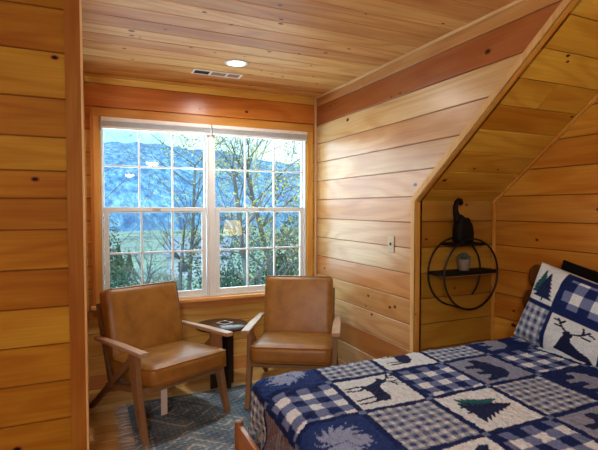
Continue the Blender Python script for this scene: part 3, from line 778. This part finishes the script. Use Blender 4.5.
# quilt: draped over mattress, hanging at the foot and both sides
QX0, QX1, QY0, QY1, QZ = .668, 2.470, .455, 2.045, .628
hang_f, hang_s, rr = .30, .30, .075
S_ = np.arange(QX0 - hang_f, QX1 + .001, .0052); T_ = np.arange(QY0 - hang_s, QY1 + hang_s + .001, .0060)
SX, TY = np.meshgrid(S_, T_, indexing='ij')
def drape(a):
    """distance a beyond the edge line, rounded with radius rr -> (outward, downward); edge line lies rr inside"""
    q = rr * PI / 2
    ang = np.clip(a, 0, q) / rr
    return np.where(a <= 0, 0, rr * np.sin(ang)), np.where(a <= 0, 0, rr * (1 - np.cos(ang)) + np.maximum(a - q, 0))
# parameter is unrolled length; the fold starts rr inside the outer face
af = (QX0 + rr) - SX - 0.0; as1 = TY - (QY1 - rr); as0 = (QY0 + rr) - TY
a_s = np.maximum(as1, as0); sgn = np.where(as1 > as0, 1.0, -1.0)
af_, as_ = np.maximum(af, 0), np.maximum(a_s, 0)
both = np.hypot(af_, as_)
o, d = drape(both)
ca = np.where(both > 0, af_ / np.maximum(both, 1e-9), 0); sa = np.where(both > 0, as_ / np.maximum(both, 1e-9), 0)
bulge = 1 + .0 * both
ripple = np.clip(both - .12, 0, .3) * .10 * np.sin(SX * 26 + TY * 22 + 1)
PX = np.where(af > 0, QX0 + rr - (o + ripple) * ca, SX)
PY = np.where(a_s > 0, np.where(sgn > 0, QY1 - rr + (o + ripple) * sa, QY0 + rr - (o + ripple) * sa), TY)
puffs = .0030 * noise2(SX, TY, 70, 21) + .004 * noise2(SX, TY, 18, 22) + .0034 * np.abs(noise2(SX, TY, 210, 23)) ** .7 * 2 - .002
PZ = QZ - d + puffs * np.where(both < .1, 1, .3)
PX = PX - puffs * ca * 1.2; PY = PY + sgn * puffs * sa * 1.2
QV = np.stack([PX, PY, PZ], -1)
keep = both < .37
quilt = grid_obj('patchwork_quilt', QV, quilt_color(SX, TY), CLOTHM, keep=keep)
tag(quilt, 'blue and cream patchwork quilt with deer, bear and pine patches spread over the bed', 'quilt')

# pillow sham --------------------------------------------------------
def pillow(name, w, h, t, colorf, mat, n=150, m=110):
    u = np.linspace(-1, 1, n); v = np.linspace(-1, 1, m); U, V_ = np.meshgrid(u, v, indexing='ij')
    prof = ((1 - np.abs(U) ** 3.2) * (1 - np.abs(V_) ** 3.2)).clip(0) ** .55
    x = U * w / 2 * (1 - .05 * (1 - np.abs(V_)) * np.abs(U)); y = V_ * h / 2 * (1 - .05 * (1 - np.abs(U)) * np.abs(V_))
    wr = .006 * noise2(U * w, V_ * h, 40, 31) * prof
    front = np.stack([x, y, t / 2 * prof + wr], -1); back = np.stack([x, y, -t / 2 * prof], -1)
    mb_v = np.concatenate([front.reshape(-1, 3), back.reshape(-1, 3)])
    C = colorf((U + 1) / 2 * w, (V_ + 1) / 2 * h)
    CC = np.concatenate([C.reshape(-1, 3), C.reshape(-1, 3)])
    idx = np.arange(n * m).reshape(n, m)
    F1 = np.stack([idx[:-1, :-1], idx[1:, :-1], idx[1:, 1:], idx[:-1, 1:]], -1).reshape(-1, 4); F2 = F1[:, ::-1] + n * m
    me = bpy.data.meshes.new(name); me.from_pydata(mb_v.tolist(), [], np.concatenate([F1, F2]).tolist()); me.materials.append(mat)
    at = me.color_attributes.new('Col', 'FLOAT_COLOR', 'POINT'); at.data.foreach_set('color', np.concatenate([CC, np.ones((len(CC), 1))], -1).reshape(-1).astype(np.float32))
    bm = bmesh.new(); bm.from_mesh(me); bmesh.ops.remove_doubles(bm, verts=bm.verts[:], dist=1e-5); bmesh.ops.recalc_face_normals(bm, faces=bm.faces[:])
    for f in bm.faces: f.smooth = True
    bm.to_mesh(me); bm.free()
    o = bpy.data.objects.new(name, me); COL.objects.link(o); return o
PW, PH = .68, .462
def sham_color(A, B):
    out = np.broadcast_to(NAVY * .9, A.shape + (3,)).copy(); g = .013
    A = A + noise2(A, B, 30, 8) * .002
    # columns: 0-.205 | rest in cells of .30 ; rows: two
    x1 = .205; ym = .235
    L_ = A < x1 - g; Rt = A > x1 + g; top = B > ym + g; bot = B < ym - g
    a0 = A / (x1 - g); bt = (B - ym - g) / (PH - ym - g); bb = B / (ym - g)
    m = L_ & top; out[m] = CREAM * .95
    t1 = m & pine(a0, bt, .40, .22, .86, .28); out[t1] = TEAL * .8
    t2 = m & pine(a0, bt, .60, .12, .82, .32); out[t2] = INK
    m = L_ & bot; out[m] = plaid(A[m], B[m]) * .95
    # frame of the check patch is wider, navy
    cx = x1 + .02; m = (A > cx + .012) & (B > ym + .035) & (A < cx + .29) & (B < PH - .03)
    out[m] = check(A[m] - cx, B[m] - ym - .01, .058)
    # deer head patch
    m = Rt & bot & (A < x1 + g + .295); out[m] = CREAM * .92
    p, q = (A - x1 - g) / .295, (B - .035) / (ym - g - .035)
    hd = inpoly(p, q, [(.20, .02), (.26, .20), (.30, .40), (.34, .52), (.30, .60), (.36, .62), (.40, .70), (.46, .62), (.52, .60), (.47, .52), (.50, .40), (.66, .30), (.86, .24), (.96, .10), (.95, .02)])
    for pts in ([(.38, .62), (.26, .74), (.16, .92)], [(.26, .74), (.12, .72)], [(.22, .80), (.28, .92)], [(.44, .62), (.60, .70), (.76, .88)], [(.60, .70), (.80, .68)], [(.66, .76), (.64, .92)], [(.18, .86), (.08, .86)], [(.74, .84), (.86, .80)]): hd |= stroke(p, q, pts, .022)
    out[m & hd] = INK * .7
    m = (A > x1 + g + .31) & (B < ym - g); out[m] = plaid(A[m], B[m])
    m = (A > x1 + .33) & (B > ym + g); out[m] = CREAM * .95
    hem = np.minimum(np.minimum(A, PW - A), np.minimum(B, PH - B)) < .006
    out[hem] = CREAM * .9
    return out
sham = pillow('pillow_sham', PW, PH, .15, sham_color, PILLM)
tag(sham, 'quilted pillow with pine tree, plaid, check and deer head patches leaning on the log headboard', 'pillow')
def lean_matrix(p_bl, p_tl, w_dir):
    up = (Vector(p_tl) - Vector(p_bl)).normalized(); wd = Vector(w_dir).normalized(); up = (up - wd * up.dot(wd)).normalized()
    n = wd.cross(up)
    M = Matrix((wd, up, n)).transposed().to_4x4(); return M
M = lean_matrix((2.38, 2.02, .63), (2.50, 1.935, 1.05), (0, -1, -.2))
M.translation = Vector((2.308, 1.968, .654)) + M.to_3x3() @ Vector((PW / 2, PH / 2, 0)) + M.to_3x3() @ Vector((0, 0, .0))
sham.matrix_world = M
bp_ = pillow('bed_pillow', .66, .45, .08, lambda A, B: np.broadcast_to(np.array(lin((20, 19, 24))), A.shape + (3,)).copy(), BLACKCLOTH, 60, 50)
tag(bp_, 'black pillow standing behind the patterned quilted pillow', 'pillow')
M = lean_matrix((2.415, 1.5, .64), (2.50, 1.415, 1.05), (0, -1, -.2))
M.translation = Vector((2.462, 1.52, .828)); bp_.matrix_world = M

# bedside table and lamp on the near side of the bed (mirrored in the window glass)
ns = empty('nightstand', (2.33, .0, 0)); tag(ns, 'small wooden nightstand carrying the lamp on the near side of the bed', 'nightstand')
m = MB(); m.box((-.22, -.22, .56), (.22, .22, .59), BC, bev=.004); m.build('top', BEDW, ns)
m = MB(); m.box((-.20, -.20, .12), (.20, .20, .5595), BC2, bev=.003); m.build('cabinet', BEDW, ns)
m = MB(); m.box((-.222, -.18, .40), (-.2005, .18, .54), BC, bev=.003); dr_ = m.build('drawer', BEDW, ns)
m = MB(); m.lathe([(.0005, 0), (.012, .002), (.014, .012), (.0005, .016)], 16); kb = m.build('knob', BLACKM, dr_); kb.location = (-.222, 0, .47); kb.rotation_euler = (0, -PI / 2, 0)
for sx in (-.18, .18):
    for sy in (-.18, .18):
        m = MB(); m.box((sx - .018, sy - .018, 0), (sx + .018, sy + .018, .1195), BC2, bev=.003); m.build('leg', BEDW, ns)
tl_ = empty('table_lamp', (2.31, .0, .5905)); tag(tl_, 'lit table lamp with cream drum shade on the nightstand, mirrored in the right window', 'lamp')
m = MB(); m.lathe([(.0005, 0), (.075, 0), (.078, .012), (.03, .022), (.022, .04), (.05, .10), (.058, .16), (.04, .24), (.014, .28), (.012, .36), (.0005, .36)], 32); m.build('lamp_base', DARKWOOD, tl_)
m = MB(); m.lathe([(.175, .35), (.135, .60)], 40); m.lathe([(.172, .351), (.132, .599)], 40); m.build('lamp_shade', emit_mat('lit_shade', (255, 214, 140), 6.0), tl_, recalc=False)
# ------------------------------------------------------------------ ring shelf, cat, succulent
SHX, SHZ, SHR, SHD = 2.296, .972, .232, .160
sh = empty('wall_shelf', (SHX, YK, SHZ)); tag(sh, 'round black metal wall shelf with two rings on the knee wall by the bed', 'shelf')
def ring_at(y, name, r):
    m = MB(); m.tube([(r * math.cos(2 * PI * k / 64), y, r * math.sin(2 * PI * k / 64)) for k in range(64)], .0065, 8, closed=True)
    return m.build(name, BLACKM, sh)
ring_at(-SHD, 'front_ring', SHR)
m = MB(); m.tube([(SHR * math.cos(math.radians(-48 + 308 * k / 56)), -.0075, SHR * math.sin(math.radians(-48 + 308 * k / 56))) for k in range(57)], .0065, 8); m.build('rear_ring', BLACKM, sh)
ZM, ZT = .005, .195
def board(z, hw, nm, mat, y0=-.01, y1=-SHD):
    m = MB(); m.box((-hw, y1, z - .009), (hw, y0, z + .009), bev=.003); return m.build(nm, mat, sh)
m = MB(); hw = SHR + .012
m.prism([(-hw, -.02), (-hw + .02, -.009), (hw - .02, -.009), (hw, -.02), (hw, -SHD + .02), (hw - .03, -SHD - .006), (0, -SHD - .012), (-hw + .03, -SHD - .006), (-hw, -SHD + .02)], 2, ZM - .008, ZM + .011, bev=.003); mbd = m.build('middle_board', BLACKW, sh)
m = MB(); m.prism([(-hw + .006, -SHD + .02), (hw - .006, -SHD + .02), (hw - .03, -SHD - .004), (0, -SHD - .010), (-hw + .03, -SHD - .004)], 2, ZM - .0125, ZM - .0085); m.build('board_underside', flat_mat('pale_board_edge', (150, 104, 62), .6), mbd)
board(ZT, math.sqrt(SHR ** 2 - ZT ** 2) + .004, 'top_board', BLACKW, -.008, -SHD + .004)
xx, zz_ = SHR * math.cos(math.radians(260)), SHR * math.sin(math.radians(260)); m = MB(); m.tube([(xx, -.0075, zz_), (xx, -SHD, zz_)], .006, 8); m.build('cross_bar', BLACKM, sh)
zt = SHZ + ZT + .0095
cat = empty('cat_figurine', (2.292, YK - .085, zt)); tag(cat, 'black sitting cat figurine with curled raised tail on top of the round shelf', 'figurine')
def skin(name, pts, edges, rads, mat, parent, sub=2):
    me = bpy.data.meshes.new(name); me.from_pydata(pts, edges, []); ob = bpy.data.objects.new(name, me); COL.objects.link(ob); ob.parent = parent
    md = ob.modifiers.new('skin', 'SKIN')
    for v, r in zip(me.skin_vertices[0].data, rads): v.radius = (r, r) if not hasattr(r, '__len__') else r
    me.skin_vertices[0].data[0].use_root = True
    sb_ = ob.modifiers.new('sub', 'SUBSURF'); sb_.levels = sub; sb_.render_levels = sub
    me.materials.append(mat); return ob
# flat cut-out style body: a tall humped back, sunk head, seen from behind
body = [(-.070, 0), (.066, 0), (.072, .02), (.072, .07), (.066, .105), (.052, .135), (.034, .152), (.030, .170), (.018, .158), (.002, .166), (-.014, .176), (-.030, .190), (-.040, .185), (-.060, .150), (-.068, .11), (-.072, .05)]
def smooth2(poly, it=2):
    for _ in range(it):
        q = []
        for i in range(len(poly)):
            a, b_ = poly[i], poly[(i + 1) % len(poly)]
            q += [(a[0] * .75 + b_[0] * .25, a[1] * .75 + b_[1] * .25), (a[0] * .25 + b_[0] * .75, a[1] * .25 + b_[1] * .75)]
        poly = q
    return poly
m = MB(); bm = bmesh.new()
pl = smooth2(body, 2); pl = [(a, max(b_, 0.0)) for a, b_ in pl]
layers = [(-.030, .72), (-.024, .90), (-.012, .99), (.0, 1.0), (.012, .99), (.024, .90), (.030, .72)]
cx = 0.0; rings = []
for yy, k in layers:
    rings.append([bm.verts.new((a * k, yy * 1.25, b_ * (k * .5 + .5))) for a, b_ in pl])
for r0, r1 in zip(rings, rings[1:]):
    for i in range(len(pl)): bm.faces.new((r0[i], r0[(i + 1) % len(pl)], r1[(i + 1) % len(pl)], r1[i]))
bm.faces.new(rings[0]); bm.faces.new(rings[-1][::-1]); bmesh.ops.recalc_face_normals(bm, faces=bm.faces[:])
m.bm(bm, smooth=True); m.build('cat_body', BLACKW, cat)
tl = [(-.048, 0, .135), (-.060, 0, .180), (-.070, 0, .215), (-.070, 0, .245), (-.060, 0, .270), (-.044, 0, .283), (-.028, 0, .280), (-.022, 0, .264), (-.030, 0, .252)]
m = MB(); m.tube(tl, [.026, .022, .018, .0165, .017, .0175, .017, .015, .009], 12); m.build('cat_tail', BLACKW, cat)

sp = empty('potted_succulent', (2.300, YK - .085, SHZ + ZM + .0115)); tag(sp, 'small green succulent in a grey pot on the middle board of the round shelf', 'plant')
m = MB(); m.lathe([(.0005, 0), (.031, 0), (.034, .004), (.043, .074), (.043, .078), (.038, .078), (.036, .066), (.0005, .064)], 28); m.build('pot', POTM, sp)
m = MB(); m.lathe([(.0005, .070), (.037, .068)], 20); m.build('soil', SOIL, sp)
m = MB(); Rs = random.Random(3)
for k in range(26):
    a = k * 2.39996; t = k / 26; el = .25 + 1.15 * (1 - t); L_ = .030 + .022 * t
    d_ = Vector((math.cos(a) * math.cos(el), math.sin(a) * math.cos(el), math.sin(el)))
    b0 = Vector((math.cos(a) * .006, math.sin(a) * .006, .068 + .02 * (1 - t)))
    m.tube([b0, b0 + d_ * L_ * .5, b0 + d_ * L_ * .85, b0 + d_ * L_ + Vector((0, 0, .004))], [.005, .0085, .0055, .0008], 7)
m.build('rosette', LEAFG, sp)

# ------------------------------------------------------------------ outdoors
R2 = random.Random(11)
GROUND = None
def gz(x, y):
    """height of the ground outside (the room is on an upper floor)"""
    t = min(1, max(0, (y - 6) / 60)); return -2.6 - 3.2 * (t * t * (3 - 2 * t)) + .12 * math.sin(x * .35 + y * .21)
def leafmat(name, c1, c2, rough=.7):
    m, nt, b = new_mat(name); L = nt.links.new
    tc = N(nt, 'ShaderNodeTexCoord'); no = N(nt, 'ShaderNodeTexNoise', i_Scale=2.2, i_Detail=5.0); L(tc.outputs['Object'], no.inputs['Vector'])
    r = ramp(nt, [(.35, lin(c1)), (.65, lin(c2))]); L(no.outputs['Fac'], r.inputs[0]); L(r.outputs[0], b.inputs['Base Color']); b.inputs['Roughness'].default_value = rough
    return m
BARK = leafmat('bark_grey', (78, 84, 90), (116, 118, 120)); PBARK = leafmat('bark_pale', (150, 156, 160), (190, 194, 196))
LEAFY = leafmat('leaf_yellow_green', (150, 150, 50), (206, 196, 84)); EVER = leafmat('leaf_evergreen', (26, 56, 46), (70, 108, 82)); SHRUB = leafmat('leaf_shrub', (52, 86, 58), (120, 150, 96)); TWIG = leafmat('twig_shrub', (96, 104, 104), (140, 140, 120))
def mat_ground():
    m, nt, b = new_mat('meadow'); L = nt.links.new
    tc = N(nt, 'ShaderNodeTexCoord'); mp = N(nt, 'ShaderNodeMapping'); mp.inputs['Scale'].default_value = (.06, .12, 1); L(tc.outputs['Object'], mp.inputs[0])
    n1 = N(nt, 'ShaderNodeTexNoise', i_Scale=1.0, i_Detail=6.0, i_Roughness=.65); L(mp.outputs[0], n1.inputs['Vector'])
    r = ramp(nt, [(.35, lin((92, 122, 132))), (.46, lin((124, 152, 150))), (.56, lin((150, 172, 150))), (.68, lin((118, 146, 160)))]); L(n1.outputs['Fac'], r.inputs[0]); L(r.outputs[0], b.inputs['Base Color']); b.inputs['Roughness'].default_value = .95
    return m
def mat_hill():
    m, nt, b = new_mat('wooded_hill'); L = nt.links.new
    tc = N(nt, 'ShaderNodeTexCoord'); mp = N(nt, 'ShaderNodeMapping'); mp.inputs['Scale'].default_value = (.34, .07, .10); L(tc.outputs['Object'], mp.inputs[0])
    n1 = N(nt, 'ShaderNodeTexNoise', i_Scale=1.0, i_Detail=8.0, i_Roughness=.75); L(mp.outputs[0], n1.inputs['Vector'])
    r = ramp(nt, [(.38, lin((62, 102, 150))), (.5, lin((94, 138, 176))), (.58, lin((124, 168, 194))), (.68, lin((160, 196, 200)))]); L(n1.outputs['Fac'], r.inputs[0]); L(r.outputs[0], b.inputs['Base Color']); b.inputs['Roughness'].default_value = 1.0  # blue tones hold the aerial haze, mixed into the hill's colour
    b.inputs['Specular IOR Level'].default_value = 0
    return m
gxs = np.linspace(-60, 160, 90); gys = np.concatenate([np.linspace(4.6, 40, 40), np.linspace(43, 230, 50)])
GX, GY = np.meshgrid(gxs, gys, indexing='ij'); GZ = np.vectorize(gz)(GX, GY)
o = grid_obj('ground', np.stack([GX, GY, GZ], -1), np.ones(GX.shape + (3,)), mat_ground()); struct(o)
hx = np.linspace(-160, 520, 150); hv = np.linspace(0, 1, 40); HX, HV = np.meshgrid(hx, hv, indexing='ij')
def ridge(x):
    r = np.interp(x, [-160, -40, 0, 20, 45, 75, 105, 130, 180, 260, 520], [46, 54, 59, 62.5, 66, 62, 61, 58, 50, 42, 32]); return r + 1.2 * np.sin(x * .11) + .7 * np.sin(x * .31)
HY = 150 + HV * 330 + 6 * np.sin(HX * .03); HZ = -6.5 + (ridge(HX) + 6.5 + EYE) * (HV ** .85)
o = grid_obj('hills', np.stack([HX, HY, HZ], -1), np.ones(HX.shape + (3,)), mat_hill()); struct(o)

def branch(mb, p, d, L_, r, depth, R, tips, spread=.6, up=.12, segs=4):
    pts = [p]; rad = [r]
    for k in range(segs):
        d = (d + Vector((R.uniform(-1, 1), R.uniform(-1, 1), R.uniform(-1, 1))) * .13 + Vector((0, 0, up * .25))).normalized()
        p = p + d * (L_ / segs); pts.append(p); rad.append(r * (1 - .5 * (k + 1) / segs))
    mb.tube(pts, rad, 6 if r > .03 else 4, caps=False)
    tips.append((pts[-1], d))
    if depth <= 0: return
    for k in range(R.choice((2, 3, 3))):
        i = R.randint(2, segs); a = R.uniform(0, 2 * PI)
        side = d.orthogonal().normalized(); side.rotate(Matrix.Rotation(a, 3, d))
        nd = (d + side * R.uniform(.5, 1.2) * spread * 1.5).normalized()
        branch(mb, pts[i], nd, L_ * R.uniform(.55, .8), max(.0035, rad[i] * R.uniform(.5, .72)), depth - 1, R, tips, spread, up, segs)
def leaf_quads(mb, tips, R, n, sp, s):
    for p, d in tips:
        for _ in range(n):
            c = p + Vector((R.gauss(0, sp), R.gauss(0, sp), R.gauss(0, sp))); a = Vector((R.uniform(-1, 1), R.uniform(-1, 1), R.uniform(-1, 1))).normalized(); b = a.orthogonal().normalized()
            k = s * R.uniform(.6, 1.4)
            mb.add([c - a * k, c + b * k * .5, c + a * k, c - b * k * .5], [(0, 1, 2, 3)])
def tree(x, y, seed, h, r, label, lean=(0, 0, 1), depth=4, leaves=0, bark=None, lm=None, spread=.6, sp=.12, ls=.035, group='bare trees beyond the window', fork=.45, up=.12):
    R = random.Random(seed); z = gz(x, y) - .05
    root = empty('tree', (x, y, z)); tag(root, label, 'tree', group)
    mb = MB(); tips = []
    d = Vector(lean).normalized(); p = Vector((0, 0, 0)); pts = [p]; rad = [r * 1.15]; n = 8
    for k in range(n):
        d = (d + Vector((R.uniform(-.05, .05), R.uniform(-.05, .05), .02))).normalized(); p = p + d * (h / n); pts.append(p); rad.append(r * (1 - .55 * (k + 1) / n))
    mb.tube(pts, rad, 9, caps=False)
    for k in range(int(n * fork), n + 1):
        for j in range(2 if k < n else 3):
            a = R.uniform(0, 2 * PI); sd = Vector((math.cos(a), math.sin(a), R.uniform(.1, .7))).normalized()
            branch(mb, pts[k], (sd + d * R.uniform(.2, .9)).normalized(), h * R.uniform(.22, .36), rad[k] * R.uniform(.45, .65), depth - 2, R, tips, spread, up)
    mb.build('trunk', bark or BARK, root, recalc=False)
    if leaves:
        lb = MB(); leaf_quads(lb, tips, R, leaves, sp, ls); lb.build('foliage', lm or LEAFY, root, recalc=False)
    return root
def bush(x, y, w, h, seed, label, mat, n=2600, s=.06, group='evergreen shrubs beyond the window', cone=False, zbase=None, name='shrub'):
    R = random.Random(seed); z = gz(x, y) if zbase is None else zbase
    root = empty(name, (x, y, z)); tag(root, label, 'shrub' if name == 'shrub' else 'tree', group)
    st_ = MB(); 
    for k in range(6):
        a = R.uniform(0, 6.28); e = Vector((math.cos(a) * w * .25, math.sin(a) * w * .25, h * .75)) if not cone else Vector((0, 0, h * .9))
        st_.tube([(0, 0, 0), e * .5 + Vector((R.uniform(-.1, .1), R.uniform(-.1, .1), 0)) * w, e], [.03, .02, .006], 5, caps=False)
        if cone: break
    st_.build('stem', BARK, root, recalc=False)
    lb = MB()
    for _ in range(n):
        if cone:
            t = R.random() ** .8; rr_ = w / 2 * (1 - t) * (.75 + .5 * R.random()); a = R.uniform(0, 6.28); c = Vector((rr_ * math.cos(a), rr_ * math.sin(a), h * (.06 + .94 * t)))
        else:
            v = Vector((R.gauss(0, 1), R.gauss(0, 1), R.gauss(0, 1))).normalized() * (R.uniform(.55, 1.0)); b_ = 1 + .25 * math.sin(v.x * 7 + seed) * math.sin(v.y * 6 + v.z * 5)
            c = Vector((v.x * w / 2 * b_, v.y * w / 2 * b_, h * .5 + v.z * h * .5 * b_))
        a_ = Vector((R.uniform(-1, 1), R.uniform(-1, 1), R.uniform(-.6, 1))).normalized(); q = a_.orthogonal().normalized(); k = s * R.uniform(.6, 1.4)
        lb.add([c - a_ * k, c + q * k * .5, c + a_ * k, c - q * k * .5], [(0, 1, 2, 3)])
    lb.build('foliage', mat, root, recalc=False)
    return root
# left half
tree(1.70, 16, 21, 2.3, .09, 'crooked bare tree seen in the left lower pane above the left armchair', fork=.5, depth=4)
tree(2.46, 14, 5, 3.6, .075, 'straight dark bare trunk seen right of centre in the left window', fork=.8, depth=3)
bush(.35, 13, 1.2, 3.9, 8, 'tall dark evergreen shrub at the left edge of the left window', EVER, 3000, .05)
bush(1.55, 27, 1.1, 2.9, 9, 'small pointed dark conifer at the left of the meadow', EVER, 1500, .06, group='pointed conifers by the meadow', cone=True, name='conifer')
bush(2.15, 28, 1.0, 2.5, 10, 'second pointed dark conifer, right of the small one by the meadow', EVER, 1300, .06, group='pointed conifers by the meadow', cone=True, name='conifer')
bush(1.35, 14, 1.7, 1.9, 12, 'grey twiggy shrub low in the left window behind the left armchair', TWIG, 2600, .055)
tree(.10, 9, 51, 4.6, .026, 'thin bare tree whose twigs enter at the left edge of the left window', lean=(.05, 0, 1), depth=4, fork=.35, spread=.8)
tree(2.05, 20, 52, 2.8, .05, 'low bare tree between the crooked tree and the straight trunk', depth=5, fork=.3, spread=.8)
bush(2.9, 19, 2.0, 2.0, 53, 'grey leafless thicket in front of the far house', TWIG, 2200, .05)
# right half
tree(3.45, 10, 31, 4.8, .085, 'forked tree with yellow green leaves in the middle of the right window', depth=5, leaves=9, fork=.42, spread=.7, sp=.2, ls=.032)
tree(4.16, 13, 33, 6.5, .075, 'pale straight trunk seen in the left panes of the right window', bark=PBARK, depth=4, fork=.6, leaves=1, lm=LEAFY)
tree(5.15, 11, 34, 5.2, .10, 'leaning tree with grey green leaves at the right edge of the right window', lean=(-.42, 0, 1), depth=5, leaves=7, lm=SHRUB, fork=.4, spread=.7)
tree(4.35, 9.0, 36, 4.3, .06, 'thin many branched tree right of the forked tree', lean=(.15, 0, 1), depth=5, leaves=2, lm=LEAFY, fork=.4, spread=.75)
tree(3.30, 17, 38, 6.0, .09, 'bare tree with reddish twigs near the middle post of the window', depth=5, fork=.4, leaves=1, lm=leafmat('leaf_russet', (140, 84, 70), (170, 110, 84)))
for (bx, by, w_, h_, sd_, lb_, mt_) in ((3.4, 12.0, 1.5, 2.6, 41, 'dark green shrub low in the left panes of the right window', EVER), (4.25, 12.5, 1.6, 2.3, 42, 'light green shrub low in the middle of the right window', SHRUB), (5.0, 12.2, 1.7, 3.0, 43, 'tall green shrub behind the right armchair in the right window', EVER), (6.0, 13.0, 2.2, 4.2, 44, 'large dark shrub at the far right edge of the right window', EVER), (4.6, 16.0, 3.6, 4.4, 45, 'bushy evergreen behind the pale trunk in the right window', EVER)):
    bush(bx, by, w_, h_, sd_, lb_, mt_, 3000, .06)
# far house with grey roof
hs = empty('house', (9.3, 42, gz(9.3, 42))); hs.rotation_euler.z = -.35; tag(hs, 'small pale house with blue grey roof far away in the valley', 'house')
m = MB(); m.box((-2.6, -2, -.2), (2.6, 2, 2.0)); m.build('wall', flat_mat('house_wall', (176, 186, 196), .9), hs)
m = MB(); m.prism([(-2.35, 1.95), (2.35, 1.95), (0, 3.5)], 0, -2.9, 2.9); m.build('roof', flat_mat('house_roof', (134, 150, 172), .8, vary=.1), hs)
HGL = flat_mat('house_glass', (50, 62, 76), .3)
for xx in (-1.6, .7):
    m = MB(); m.box((xx, -2.03, .6), (xx + .8, -1.99, 1.5)); m.build('window', HGL, hs)

# ------------------------------------------------------------------ lights
def add_light(name, kind, loc, energy, color, **kw):
    l = bpy.data.lights.new(name, kind); l.energy = energy; l.color = color
    o = bpy.data.objects.new(name, l); COL.objects.link(o); o.location = loc
    for k, v in kw.items():
        if k == 'rot': o.rotation_euler = v
        else: setattr(l, k, v)
    return o
WARMC = (1.0, .96, .90)
add_light('dormer_downlight', 'SPOT', (LX, LY, ZC - .02), 64, (1.0, .97, .92), spot_size=math.radians(174), spot_blend=.75, shadow_soft_size=.05)
# two more downlights in the main room, mirrored in the window glass
for (x, y, lb_) in ((1.341, -2.88, 'larger of the two lit dome ceiling lights mirrored in the left window'), (1.177, -6.92, 'smaller, farther of the two lit dome ceiling lights mirrored in the left window')):
    root = empty('dome_light', (x, y, ZC)); tag(root, lb_, 'ceiling light')
    m = MB(); m.lathe([(.145, -.0005), (.148, -.012), (.140, -.016), (.0005, -.016)], 40); m.build('ceiling_plate', WHITEP, root)
    m = MB(); m.lathe([(.139, -.0165), (.134, -.04), (.115, -.07), (.075, -.095), (.03, -.105), (.0005, -.107)], 40); m.build('glass_bowl', emit_mat('dome_glass', (255, 246, 232), 15.0), root)
    add_light('room_downlight', 'SPOT', (x, y, ZC - .13), 90, WARMC, spot_size=math.radians(150), spot_blend=.8, shadow_soft_size=.06)
add_light('room_fill', 'POINT', (-.55, -1.0, 1.9), 150, (1.0, .98, .95), shadow_soft_size=.3)  # added unseen fill light to brighten the room, no fixture behind it
# daylight entering at the window
add_light('window_daylight', 'AREA', (.976, YB + .35, 1.55), 50, (.68, .87, 1.0), shape='RECTANGLE', size=1.8, size_y=1.5, rot=(math.radians(-90), 0, 0))
sun = add_light('sun', 'SUN', (0, 0, 20), 3.2, (.9, .97, 1.0), angle=math.radians(20), rot=(math.radians(52), 0, math.radians(-35)))
# world: bright overcast sky
w = bpy.data.worlds.new('sky'); scn.world = w; w.use_nodes = True; nt = w.node_tree; nt.nodes.clear(); L = nt.links.new
out = nt.nodes.new('ShaderNodeOutputWorld'); bg = nt.nodes.new('ShaderNodeBackground'); L(bg.outputs[0], out.inputs[0])
tcw = N(nt, 'ShaderNodeTexCoord'); nw = N(nt, 'ShaderNodeTexNoise', i_Scale=4.0, i_Detail=4.0); L(tcw.outputs['Generated'], nw.inputs['Vector'])
rw = ramp(nt, [(.35, lin((150, 222, 248))), (.6, lin((222, 246, 250)))]); L(nw.outputs['Fac'], rw.inputs[0]); L(rw.outputs[0], bg.inputs[0]); bg.inputs[1].default_value = 2.2

# ------------------------------------------------------------------ camera
cam = bpy.data.cameras.new('camera'); co_ = bpy.data.objects.new('camera', cam); COL.objects.link(co_)
cam.sensor_fit = 'HORIZONTAL'; cam.sensor_width = 36.0; cam.lens = 464.0 / 598.0 * 36.0; cam.clip_start = .05; cam.clip_end = 3000
co_.location = (0, 0, EYE); co_.rotation_euler = (math.radians(90 - 2.1), 0, math.radians(-24.55))
scn.camera = co_
scn.cycles.use_denoising = True
scn.cycles.max_bounces = 8; scn.cycles.diffuse_bounces = 4; scn.cycles.transparent_max_bounces = 16
scn.cycles.sample_clamp_indirect = 6.0
scn.view_settings.view_transform = 'Standard'; scn.view_settings.look = 'None'; scn.view_settings.exposure = 0.0; scn.view_settings.gamma = 1.0
